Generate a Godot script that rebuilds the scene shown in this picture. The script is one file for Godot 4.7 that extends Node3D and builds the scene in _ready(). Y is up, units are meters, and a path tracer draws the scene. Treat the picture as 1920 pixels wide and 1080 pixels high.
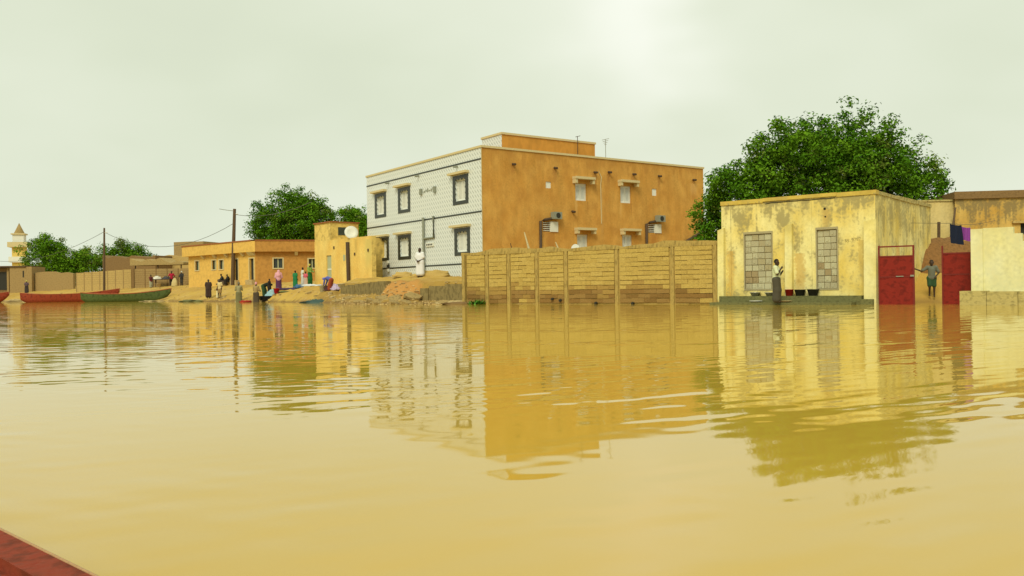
extends Node3D
# A flooded riverside village seen from a pirogue. x right, y up, -z away from the viewer; water level is y = 0.

var rng := RandomNumberGenerator.new()
var M := {}
var used := {}
var nz := FastNoiseLite.new()

# ---------------------------------------------------------------- builder
class B:
	var st := SurfaceTool.new()
	var xf := Transform3D.IDENTITY
	var col = null
	func _init(t := Transform3D.IDENTITY):
		xf = t
		st.begin(Mesh.PRIMITIVE_TRIANGLES)
		st.set_smooth_group(-1)
	func v(p: Vector3, uv: Vector2):
		if col != null:
			st.set_color(col)
		st.set_uv(uv)
		st.add_vertex(xf * p)
	func tri(a: Vector3, b: Vector3, c: Vector3):
		v(a, Vector2(a.x, a.y)); v(c, Vector2(c.x, c.y)); v(b, Vector2(b.x, b.y))
	func quad(a: Vector3, b: Vector3, c: Vector3, d: Vector3):
		tri(a, b, c); tri(a, c, d)
	func box(lo: Vector3, hi: Vector3):
		var p := []
		for i in 8:
			p.append(Vector3(hi.x if i & 1 else lo.x, hi.y if i & 2 else lo.y, hi.z if i & 4 else lo.z))
		hexa(p)
	func hexa(p: Array):   # corner i: bit 0 x, bit 1 y, bit 2 z
		quad(p[4], p[5], p[7], p[6]); quad(p[1], p[0], p[2], p[3])
		quad(p[5], p[1], p[3], p[7]); quad(p[0], p[4], p[6], p[2])
		quad(p[6], p[7], p[3], p[2]); quad(p[0], p[1], p[5], p[4])
	func tube(pts: Array, radii, sides := 8, caps := true):
		var rings := []
		for i in pts.size():
			var d: Vector3 = (pts[mini(i + 1, pts.size() - 1)] - pts[maxi(i - 1, 0)]).normalized()
			var a: Vector3 = d.cross(Vector3.UP if absf(d.y) < 0.9 else Vector3.RIGHT).normalized()
			var b: Vector3 = d.cross(a).normalized()
			var r: float = radii[i] if radii is Array else radii
			var ring := []
			for k in sides:
				var t := TAU * k / sides
				ring.append(pts[i] + (a * cos(t) + b * sin(t)) * r)
			rings.append(ring)
		st.set_smooth_group(1)
		for i in pts.size() - 1:
			for k in sides:
				var k2 := (k + 1) % sides
				quad(rings[i][k], rings[i][k2], rings[i + 1][k2], rings[i + 1][k])
		st.set_smooth_group(-1)
		if caps:
			var e: int = pts.size() - 1
			for k in range(1, sides - 1):
				tri(rings[0][0], rings[0][k + 1], rings[0][k])
				tri(rings[e][0], rings[e][k], rings[e][k + 1])
	func lathe(prof: Array, sides := 16, at := Vector3.ZERO):   # (radius, y) pairs, outside first going up
		st.set_smooth_group(1)
		for i in prof.size() - 1:
			for k in sides:
				var t0 := TAU * k / sides
				var t1 := TAU * (k + 1) / sides
				var p: Vector2 = prof[i]
				var q: Vector2 = prof[i + 1]
				var a := at + Vector3(cos(t0) * p.x, p.y, -sin(t0) * p.x)
				var b := at + Vector3(cos(t1) * p.x, p.y, -sin(t1) * p.x)
				var c := at + Vector3(cos(t1) * q.x, q.y, -sin(t1) * q.x)
				var d := at + Vector3(cos(t0) * q.x, q.y, -sin(t0) * q.x)
				if p.x > 0.0001: tri(a, b, c)
				if q.x > 0.0001: tri(a, c, d)
		st.set_smooth_group(-1)
	func holed(x0: float, x1: float, y0: float, y1: float, holes: Array, depth: float):
		# a wall skin in the plane z = 0, facing +z, with rectangular openings [xa, xb, ya, yb] whose reveals run back by depth
		var xs := [x0, x1]
		var ys := [y0, y1]
		for h in holes:
			xs.append(h[0]); xs.append(h[1]); ys.append(h[2]); ys.append(h[3])
		xs.sort(); ys.sort()
		for i in xs.size() - 1:
			for j in ys.size() - 1:
				var a: float = xs[i]; var b: float = xs[i + 1]; var c: float = ys[j]; var d: float = ys[j + 1]
				if b - a < 0.001 or d - c < 0.001: continue
				var open := false
				for h in holes:
					if (a + b) / 2 > h[0] and (a + b) / 2 < h[1] and (c + d) / 2 > h[2] and (c + d) / 2 < h[3]: open = true
				if not open:
					quad(Vector3(a, c, 0), Vector3(b, c, 0), Vector3(b, d, 0), Vector3(a, d, 0))
		for h in holes:
			var a: float = h[0]; var b: float = h[1]; var c: float = h[2]; var d: float = h[3]
			quad(Vector3(a, c, 0), Vector3(a, c, -depth), Vector3(b, c, -depth), Vector3(b, c, 0))
			quad(Vector3(a, d, -depth), Vector3(a, d, 0), Vector3(b, d, 0), Vector3(b, d, -depth))
			quad(Vector3(a, c, -depth), Vector3(a, c, 0), Vector3(a, d, 0), Vector3(a, d, -depth))
			quad(Vector3(b, c, 0), Vector3(b, c, -depth), Vector3(b, d, -depth), Vector3(b, d, 0))
			quad(Vector3(a, c, -depth), Vector3(b, c, -depth), Vector3(b, d, -depth), Vector3(a, d, -depth))
	func done() -> ArrayMesh:
		st.generate_normals()
		return st.commit()

func V(x: float, y: float, d: float) -> Vector3:
	return Vector3(x, y, -d)

func put(called: String, b, m, parent: Node = self) -> MeshInstance3D:
	var o := MeshInstance3D.new()
	o.name = called
	o.mesh = b.done() if b is B else b
	o.material_override = m
	parent.add_child(o, true)
	return o

func numbered(called: String) -> String:
	if not used.has(called):
		used[called] = 0
		return called
	used[called] += 1
	return "%s_%03d" % [called, used[called]]

func thing(called: String, label: String, category: String, at := Vector3.ZERO, turn := 0.0, group := "") -> Node3D:
	var o := Node3D.new()
	o.name = numbered(called)
	add_child(o)
	o.position = at
	o.rotation.y = turn
	tag(o, label, category, group)
	return o

func tag(o: Node, label: String, category: String, group := ""):
	o.set_meta("label", label)
	o.set_meta("category", category)
	o.set_meta("kind", "thing")
	if group != "":
		o.set_meta("group", group)

func single(called: String, label: String, category: String, b, m, at := Vector3.ZERO, turn := 0.0, group := "") -> MeshInstance3D:
	var o := put(numbered(called), b, m)
	o.position = at
	o.rotation.y = turn
	tag(o, label, category, group)
	return o

# ---------------------------------------------------------------- materials (colours are linear base colours)
func lin(c: Color) -> Color:
	return c.linear_to_srgb()

func mat(c: Color, rough := 0.9, opts := {}) -> StandardMaterial3D:
	var m := StandardMaterial3D.new()
	m.albedo_color = lin(c)
	m.roughness = rough
	m.metallic_specular = opts.get("spec", 0.35)
	m.metallic = opts.get("metal", 0.0)
	if opts.has("tex"):
		m.albedo_texture = opts.tex
		var s = opts.get("scale", 0.5)
		m.uv1_scale = s if s is Vector3 else Vector3(s, s, s)
		if not opts.get("uv", false):
			m.uv1_triplanar = true
			m.uv1_world_triplanar = opts.get("world", true)
			m.uv1_triplanar_sharpness = 4.0
	if opts.has("bump"):
		m.heightmap_enabled = true
		m.heightmap_texture = opts.bump
		m.heightmap_scale = opts.get("depth", 1.0)
	if opts.has("vc"):
		m.vertex_color_use_as_albedo = true
	if opts.has("rim"):
		m.rim_enabled = true
		m.rim = opts.rim
	return m

func noise_tex(seed_: int, freq: float, ramp: Array, octaves := 5, size := 512, type := FastNoiseLite.TYPE_SIMPLEX_SMOOTH) -> NoiseTexture2D:
	var n := FastNoiseLite.new()
	n.noise_type = type
	n.seed = seed_
	n.frequency = freq
	n.fractal_octaves = octaves
	var t := NoiseTexture2D.new()
	t.width = size; t.height = size
	t.seamless = true
	t.noise = n
	var g := Gradient.new()
	var offs := PackedFloat32Array()
	var cols := PackedColorArray()
	for r in ramp:
		offs.append(r[0])
		cols.append(lin(r[1]))
	g.offsets = offs
	g.colors = cols
	t.color_ramp = g
	return t

func grey(a: float) -> Color:
	return Color(a, a, a)

func ss(a: float, b: float, x: float) -> float:
	return smoothstep(a, b, x)

# weathered plaster laid over one wall of w x h metres: tone patches, rain streaks of mould that start at the coping, splash stains at the foot
func wall_tex(seed_: int, w: float, h: float, base: Color, alt: Color, mould: Color, o := {}) -> ImageTexture:
	var px := 56.0
	var W := int(w * px); var Hh := int(h * px)
	var im := Image.create(W, Hh, false, Image.FORMAT_RGB8)
	var n := FastNoiseLite.new()
	n.seed = seed_
	n.frequency = 1.0
	n.fractal_octaves = 4
	var drips: Array = o.get("drips", [])
	var top: float = o.get("top", 0.5); var amount: float = o.get("mould", 0.5); var foot: float = o.get("foot", 0.3)
	var stain: Color = o.get("stain", mould); var streak: float = o.get("streak", 0.1)
	for j in Hh:
		var y := j / px
		for i in W:
			var x := i / px
			var t := 0.5 + 0.9 * n.get_noise_2d(x * 0.55, y * 0.45 + 31.0)
			var c := base.lerp(alt, clampf(t, 0, 1))
			var s := n.get_noise_2d(x * 1.5 + 50.0, y * 0.22) + 0.4 * n.get_noise_2d(x * 5.0, y * 0.5 + 12.0)
			var fine := n.get_noise_2d(x * 6.0, y * 6.0 + 90.0)
			c = c * (1.0 + fine * 0.16 + s * streak)
			var reach := top * (0.55 + 0.9 * n.get_noise_2d(x * 1.7 + 9.0, 4.0) + 0.5 * n.get_noise_2d(x * 5.0, 8.0))
			var blot := n.get_noise_2d(x * 1.3 + 70.0, y * 0.9) + 0.45 * s + 0.8 * fine
			var k := amount * ss(-0.3, 0.75, blot + lerpf(0.42, -0.22, ss(reach * 0.5, reach * 1.3 + 0.15, y)))
			c = c.lerp(mould, clampf(k, 0, 0.9))
			for q in drips:
				var dx: float = absf(x - q[0] + 0.12 * s); var dy: float = y - q[1]
				if dy > 0 and dy < q[2] and dx < q[3]:
					c = c.lerp(q[4], 0.6 * ss(q[3], q[3] * 0.3, dx + 0.12 * fine) * ss(q[2], q[2] * 0.3, dy))
			var up := h - y
			var edge := foot * (0.7 + 1.2 * n.get_noise_2d(x * 0.9, 20.0) + 0.5 * n.get_noise_2d(x * 4.0, 27.0))
			if up < edge + 0.3 * fine:
				c = c.lerp(stain, clampf(0.55 + 0.5 * blot, 0.15, 0.8))
			im.set_pixel(i, j, lin(Color(c.r, c.g, c.b)))
	return ImageTexture.create_from_image(im)

# a material whose picture spans x0..x0+w, y0..y0+h of the wall's own plane
func spread(tex: Texture2D, x0: float, y0: float, w: float, h: float, rough := 0.93) -> StandardMaterial3D:
	var m := StandardMaterial3D.new()
	m.albedo_texture = tex
	m.roughness = rough
	m.metallic_specular = 0.3
	m.uv1_scale = Vector3(1.0 / w, -1.0 / h, 1)
	m.uv1_offset = Vector3(-x0 / w, (y0 + h) / h, 0)
	return m

func tile_texture() -> ImageTexture:
	# printed glazed wall tile: one tile with a slanting lozenge in grey; hairline grout
	var n := 64
	var im := Image.create(n, n, false, Image.FORMAT_RGB8)
	for j in n:
		for i in n:
			var x := (i + 0.5) / n
			var y := (j + 0.5) / n
			var c := Color(0.70, 0.75, 0.77)
			var d := absf(x - y)
			var e := absf(x + y - 1.0)
			if d < 0.15 and e < 0.62: c = Color(0.45, 0.49, 0.49)
			elif d < 0.22 and e < 0.72: c = Color(0.60, 0.65, 0.66)
			elif x < 0.04 or y < 0.04: c = Color(0.6, 0.63, 0.6)
			im.set_pixel(i, j, lin(c))
	return ImageTexture.create_from_image(im)

func make_materials():
	var soft := noise_tex(3, 0.012, [[0.0, grey(0.72)], [0.45, grey(0.9)], [0.6, grey(1.0)], [1.0, grey(0.82)]])
	var fine := noise_tex(4, 0.05, [[0.0, grey(0.6)], [0.5, grey(0.95)], [1.0, grey(1.0)]])
	var rough := noise_tex(5, 0.03, [[0.0, grey(0.1)], [0.5, grey(0.5)], [1.0, grey(0.9)]])
	var blotch := noise_tex(6, 0.014, [[0.0, grey(0.45)], [0.38, grey(0.75)], [0.5, grey(1.0)], [1.0, grey(0.85)]])
	var mild := noise_tex(7, 0.02, [[0.0, grey(0.74)], [0.4, grey(0.9)], [0.55, grey(1.0)], [1.0, grey(0.9)]])
	M.orange = mat(Color(0.62, 0.31, 0.06), 0.92, {"tex": soft, "scale": Vector3(0.22, 0.1, 0.22), "bump": rough, "depth": 0.6})
	M.cream = mat(Color(0.66, 0.56, 0.32), 0.85, {"tex": fine, "scale": 0.8})
	M.tile = mat(Color.WHITE, 0.28, {"tex": tile_texture(), "scale": 3.5, "world": false, "spec": 0.45})
	M.black = mat(Color(0.03, 0.035, 0.03), 0.35, {"spec": 0.45})
	M.shutter = mat(Color(0.74, 0.76, 0.72), 0.5)
	M.grey_metal = mat(Color(0.28, 0.3, 0.25), 0.6, {"tex": fine, "scale": 1.5})
	M.dark = mat(Color(0.035, 0.035, 0.03), 0.8)
	M.dark_glass = mat(Color(0.035, 0.045, 0.035), 0.15, {"spec": 0.5})
	M.pipe = mat(Color(0.09, 0.06, 0.04), 0.7, {"tex": fine, "scale": 2.0})
	M.white = mat(Color(0.72, 0.73, 0.68), 0.6)
	M.mustard = mat(Color(0.76, 0.49, 0.125), 0.92, {"tex": soft, "scale": Vector3(0.3, 0.26, 0.3), "bump": rough, "depth": 0.6})
	M.ochre = mat(Color(0.52, 0.27, 0.07), 0.92, {"tex": soft, "scale": Vector3(0.3, 0.26, 0.3), "bump": rough, "depth": 0.6})  # mustard plaster again, darkened: shade of the right-hand wall put into its colour
	M.annex = mat(Color(0.78, 0.58, 0.18), 0.92, {"tex": blotch, "scale": Vector3(0.3, 0.26, 0.3), "bump": rough, "depth": 0.6})
	M.roof_red = mat(Color(0.34, 0.13, 0.05), 0.9, {"tex": soft, "scale": 0.4})
	M.door_green = mat(Color(0.44, 0.47, 0.3), 0.6, {"tex": fine, "scale": 1.2})
	M.mud = mat(Color(0.36, 0.25, 0.11), 0.97, {"tex": mild, "scale": 0.45, "bump": rough, "depth": 2.0})
	M.mud_dark = mat(Color(0.24, 0.15, 0.065), 0.97, {"tex": mild, "scale": 0.5, "bump": rough, "depth": 2.0})
	M.mud_pale = mat(Color(0.50, 0.36, 0.14), 0.95, {"tex": mild, "scale": 0.5, "bump": rough, "depth": 2.0})
	M.straw = mat(Color(0.45, 0.32, 0.13), 0.97, {"tex": blotch, "scale": 1.2})
	M.mortar = mat(Color(0.44, 0.315, 0.10), 0.97, {"tex": mild, "scale": 0.8})
	M.pier = mat(Color(0.45, 0.325, 0.105), 0.96, {"tex": blotch, "scale": Vector3(1.2, 0.3, 1.2), "bump": rough, "depth": 2.0})
	M.block = []
	for c in [Color(0.53, 0.385, 0.11), Color(0.515, 0.37, 0.105), Color(0.54, 0.395, 0.12), Color(0.49, 0.35, 0.10)]:
		M.block.append(mat(c, 0.95, {"tex": mild, "scale": 0.7, "bump": rough, "depth": 2.5}))
	M.block_wet = []
	for c in [Color(0.27, 0.155, 0.045), Color(0.24, 0.14, 0.04), Color(0.31, 0.19, 0.06)]:
		M.block_wet.append(mat(c, 0.8, {"tex": mild, "scale": 0.9, "bump": rough, "depth": 2.5}))
	M.block_damp = []
	for c in [Color(0.40, 0.26, 0.075), Color(0.36, 0.23, 0.065)]:
		M.block_damp.append(mat(c, 0.9, {"tex": mild, "scale": 0.9, "bump": rough, "depth": 2.5}))
	M.brick = []
	for c in [Color(0.47, 0.44, 0.30), Color(0.43, 0.38, 0.24), Color(0.43, 0.38, 0.23), Color(0.54, 0.52, 0.36), Color(0.38, 0.30, 0.17)]:
		M.brick.append(mat(c, 0.9, {"tex": fine, "scale": 2.2, "bump": rough, "depth": 2.0}))
	M.red_metal = mat(Color(0.24, 0.02, 0.013), 0.6, {"tex": blotch, "scale": 0.6, "spec": 0.3})
	M.red_frame = mat(Color(0.2, 0.025, 0.02), 0.5, {"tex": fine, "scale": 1.2})
	M.concrete = mat(Color(0.27, 0.21, 0.09), 0.95, {"tex": noise_tex(9, 0.02, [[0.0, grey(0.5)], [0.42, grey(0.72)], [0.55, grey(1.0)], [1.0, grey(0.85)]]), "scale": Vector3(0.5, 0.22, 0.5), "bump": rough, "depth": 2.0})
	M.plinth = mat(Color(0.17, 0.17, 0.07), 0.9, {"tex": blotch, "scale": 0.9, "bump": rough, "depth": 1.5})
	M.plinth_pale = mat(Color(0.50, 0.42, 0.17), 0.92, {"tex": blotch, "scale": 0.7, "bump": rough, "depth": 1.5})
	M.stone = mat(Color(0.38, 0.27, 0.11), 0.95, {"tex": blotch, "scale": 0.9, "bump": rough, "depth": 3.0})
	M.stone_pale = mat(Color(0.52, 0.40, 0.2), 0.95, {"tex": blotch, "scale": 0.9, "bump": rough, "depth": 3.0})
	M.wood = mat(Color(0.13, 0.085, 0.05), 0.9, {"tex": noise_tex(12, 0.03, [[0.0, grey(0.5)], [0.5, grey(0.9)], [1.0, grey(1.0)]]), "scale": Vector3(3.0, 0.3, 3.0)})
	M.bark = mat(Color(0.12, 0.085, 0.05), 0.95, {"tex": fine, "scale": 1.5, "bump": rough, "depth": 3.0})
	M.boat_red = mat(Color(0.30, 0.05, 0.025), 0.55, {"tex": blotch, "scale": 0.5})
	M.boat_green = mat(Color(0.09, 0.13, 0.04), 0.6, {"tex": blotch, "scale": 0.5})
	M.boat_inside = mat(Color(0.36, 0.10, 0.045), 0.7, {"tex": blotch, "scale": 0.7})
	M.boat_near = mat(Color(0.235, 0.045, 0.024), 0.75, {"tex": noise_tex(15, 0.02, [[0.0, Color(0.45, 0.55, 0.5)], [0.35, Color(0.75, 0.8, 0.75)], [0.55, Color(1, 1, 1)], [1.0, Color(1, 0.75, 0.65)]]), "scale": Vector3(2.2, 2.2, 2.2), "bump": rough, "depth": 0.25, "spec": 0.25})
	M.boat_rim = mat(Color(0.45, 0.27, 0.14), 0.7, {"tex": fine, "scale": 6.0})
	M.wire = mat(Color(0.1, 0.1, 0.09), 0.7)
	M.leaf = mat(Color.WHITE, 0.8, {"vc": true, "spec": 0.2})
	M.leaf.backlight_enabled = true
	M.leaf.backlight = Color(0.35, 0.4, 0.2)
	M.skin = mat(Color(0.055, 0.032, 0.022), 0.55, {"spec": 0.4})
	M.hair = mat(Color(0.012, 0.011, 0.01), 0.8)

var cloths := {}
func cloth(c: Color) -> StandardMaterial3D:
	var k := c.to_html()
	if not cloths.has(k):
		cloths[k] = mat(c, 0.95, {"rim": 0.2})
	return cloths[k]

# ---------------------------------------------------------------- ground
var SHORE := [[-300, 118], [-90, 106], [-56, 96], [-50, 92], [-42, 86.5], [-33.8, 80], [-25.2, 70], [-19, 64], [-14, 57.5], [-12.4, 55.0], [-11.4, 52.9], [-10.5, 50.3], [-8.3, 47.4], [-4.6, 44.4], [-3.0, 43.7], [-2.3, 44.0], [8.7, 35.9], [13.2, 31.9], [14.2, 33.2], [16.6, 33.4], [17.4, 30.5], [17.9, 28.4], [60, 14], [300, -60]]

func shore(x: float) -> float:
	for i in SHORE.size() - 1:
		if x <= SHORE[i + 1][0]:
			return lerpf(SHORE[i][1], SHORE[i + 1][1], (x - SHORE[i][0]) / (SHORE[i + 1][0] - SHORE[i][0]))
	return SHORE[-1][1]

func lay(x: float, d: float) -> float:   # height of the ground
	var w := d - shore(x) + 0.5 * nz.get_noise_2d(x * 0.9, d * 0.9) * ss(-40, -4, x) * (1.0 - ss(-3.0, 0.0, x))
	if w < 0:
		return maxf(-1.2, w * 0.22)
	var beach := 2.05 * (1.0 - exp(-w / 9.0))
	var bank := 0.62 * ss(0, 1.6, w) + 1.25 * (1.0 - exp(-maxf(0, w - 1.0) / 9.0))
	var edge := lerpf(3.55, 2.5, ss(-6.0, -4.8, x))
	var rub := lerpf(0.5, 0.2, ss(-6.0, -4.8, x)) * ss(0, 2.6, w) + lerpf(0.72, 0.95, ss(-6.0, -4.8, x)) * ss(edge, edge + 0.35, w) + 0.35 * ss(3.5, 9, w)
	var gap := 0.25 * ss(0, 1.0, w) + 0.97 * ss(0.8, 3.6, w) + 0.35 * ss(3.5, 9, w)
	rub = lerpf(rub, gap, ss(-7.6, -7.2, x) * (1.0 - ss(-5.4, -5.0, x)))
	var h := lerpf(beach, bank, ss(-22, -18, x))
	h = lerpf(h, rub, ss(-11.7, -11.0, x))
	h = lerpf(h, 0.25 + 0.9 * ss(0, 6, w), ss(-2.2, 0, x))
	var bumps := nz.get_noise_2d(x * 1.7, d * 1.7) * 0.14 + nz.get_noise_2d(x * 5.0, d * 5.0) * 0.05
	if x > -7.5 and x < -5.0 and w < 4.0:
		bumps += nz.get_noise_2d(x * 3.0, d * 3.0 + 40.0) * 0.28 * ss(0.2, 1.2, w)
	return h + bumps * ss(0, 1.0, w)

func steps(parts: Array) -> PackedFloat32Array:
	var a := PackedFloat32Array()
	for p in parts:
		var x: float = p[0]
		while x < p[1] - 0.001:
			a.append(x)
			x += p[2]
	a.append(parts[-1][1])
	return a

func make_ground():
	var xs := steps([[-420, -120, 50], [-120, -64, 4], [-64, -30, 0.6], [-30, 0, 0.22], [0, 26, 0.6], [26, 60, 4], [60, 420, 60]])
	var ds := steps([[-90, 10, 20], [10, 27, 2], [27, 42, 0.6], [42, 70, 0.22], [70, 110, 0.6], [110, 150, 5], [150, 600, 75]])
	var vs := PackedVector3Array(); var cs := PackedColorArray(); var idx := PackedInt32Array()
	var nx := xs.size()
	var sand := Color(0.56, 0.375, 0.088); var earth := Color(0.44, 0.27, 0.065)
	var clay := Color(0.52, 0.265, 0.075); var wet := Color(0.19, 0.115, 0.045); var pale := Color(0.60, 0.43, 0.19)
	for d in ds:
		for x in xs:
			var y := lay(x, d)
			vs.append(V(x, y, d))
			var a := nz.get_noise_2d(x * 0.6 + 80, d * 0.6)
			var b := nz.get_noise_2d(x * 2.6, d * 2.6 + 70)
			var c := sand.lerp(earth, clampf(0.35 + a + b * 0.5, 0, 1))
			c = c.lerp(pale, clampf(b * 1.2 - 0.1, 0, 0.6))
			var w := d - shore(x)
			if x > -13 and x < -2 and w < 4.5:
				c = c.lerp(earth * 0.75, 0.7)
			var g := ss(-7.7, -7.1, x + 0.6 * b) * (1.0 - ss(-5.5, -4.9, x + 0.6 * b)) * ss(0.7, 1.4, w + b) * (1.0 - ss(3.9, 4.6, w + b))
			c = c.lerp(clay, g)
			if y < 0.12 + 0.10 * b and w < 4.0:
				c = c.lerp(wet, 0.8)
			cs.append(Color(c.r, c.g, c.b))
	for j in ds.size() - 1:
		for i in nx - 1:
			var p := j * nx + i
			idx.append_array([p, p + nx + 1, p + 1, p, p + nx, p + nx + 1])
	var ns := PackedVector3Array()
	ns.resize(vs.size())
	for t in range(0, idx.size(), 3):
		var n := (vs[idx[t + 2]] - vs[idx[t]]).cross(vs[idx[t + 1]] - vs[idx[t]])
		if n.y < 0: n = -n
		ns[idx[t]] += n; ns[idx[t + 1]] += n; ns[idx[t + 2]] += n
	for i in ns.size():
		ns[i] = ns[i].normalized()
	var arr := []
	arr.resize(Mesh.ARRAY_MAX)
	arr[Mesh.ARRAY_VERTEX] = vs; arr[Mesh.ARRAY_NORMAL] = ns; arr[Mesh.ARRAY_COLOR] = cs; arr[Mesh.ARRAY_INDEX] = idx
	var me := ArrayMesh.new()
	me.add_surface_from_arrays(Mesh.PRIMITIVE_TRIANGLES, arr)
	var grain := noise_tex(21, 0.06, [[0.0, grey(0.55)], [0.45, grey(0.95)], [1.0, grey(1.0)]])
	var m := mat(Color.WHITE, 0.97, {"vc": true, "tex": grain, "scale": 0.7, "bump": grain, "depth": 4.0})
	var o := put("ground", me, m)
	o.set_meta("kind", "structure")

func make_water():
	# ripples: a periodic sum of wave trains, most of them running towards the bank, gathered in patches; kept as float normals
	var n := 512
	var size := 11.0
	var r := RandomNumberGenerator.new()
	r.seed = 77
	var sx := PackedFloat32Array(); var sy := PackedFloat32Array()
	sx.resize(n * n); sy.resize(n * n)
	var waves := []
	for k in 30:
		var len_ := 0.17 * pow(6.5, r.randf())
		var ang := r.randfn(0.0, 0.38)
		var kx := int(round(size / len_ * sin(ang))); var ky := int(round(size / len_ * cos(ang)))
		if ky == 0: ky = 1
		waves.append([kx, ky, r.randf() * TAU, 0.0041 * pow(len_ / 0.5, -0.3) * r.randf_range(0.5, 1.3)])
	var env := PackedFloat32Array(); env.resize(n * n)
	for j in n:
		for i in n:
			var u := TAU * i / n; var w := TAU * j / n
			env[j * n + i] = clampf(0.62 + 0.5 * sin(u + 1.0 + sin(w)) * sin(2.0 * w + 0.7 * sin(2.0 * u)) + 0.35 * sin(3.0 * w + 2.0 * u + 2.0), 0.12, 1.4)
	for q in waves:
		var st := sin(TAU * q[0] / n); var ct := cos(TAU * q[0] / n)
		var ax: float = q[3] * q[0] / sqrt(float(q[0] * q[0] + q[1] * q[1]))
		var ay: float = q[3] * q[1] / sqrt(float(q[0] * q[0] + q[1] * q[1]))
		for j in n:
			var ph: float = TAU * q[1] * j / n + q[2]
			var c := cos(ph); var s := sin(ph)
			var row := j * n
			for i in n:
				sx[row + i] += ax * c
				sy[row + i] += ay * c
				var c2 := c * ct - s * st
				s = s * ct + c * st
				c = c2
	var data := PackedFloat32Array(); data.resize(n * n * 3)
	for i in n * n:
		var v := Vector3(-sx[i] * env[i], -sy[i] * env[i], 1.0).normalized()
		data[i * 3] = v.x * 0.5 + 0.5; data[i * 3 + 1] = v.y * 0.5 + 0.5; data[i * 3 + 2] = v.z * 0.5 + 0.5
	var im := Image.create_from_data(n, n, false, Image.FORMAT_RGBF, data.to_byte_array())
	var b := B.new()
	var st2 := b.st
	st2.set_smooth_group(0)
	var turn := deg_to_rad(14.0)
	var xs := [-420.0, -100.0, -30.0, 0.0, 30.0, 100.0, 420.0]
	var ds := [-90.0, -20.0, 0.0, 20.0, 45.0, 75.0, 125.0]
	for i in xs.size() - 1:
		for j in ds.size() - 1:
			for k in [[0, 0], [1, 1], [1, 0], [0, 0], [0, 1], [1, 1]]:
				var x: float = xs[i + k[0]]; var d: float = ds[j + k[1]]
				st2.set_uv(Vector2(x * cos(turn) + d * sin(turn), d * cos(turn) - x * sin(turn)) / size)
				st2.set_normal(Vector3.UP)
				st2.add_vertex(V(x, 0, d))
	var m := StandardMaterial3D.new()
	m.albedo_color = lin(Color(0.535, 0.355, 0.05))
	m.roughness = 0.035
	m.metallic_specular = 0.42
	m.normal_enabled = true
	m.normal_texture = ImageTexture.create_from_image(im)
	m.normal_scale = 1.0
	var o := put("river_water", st2.commit(), m)
	o.set_meta("kind", "structure")

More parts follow.
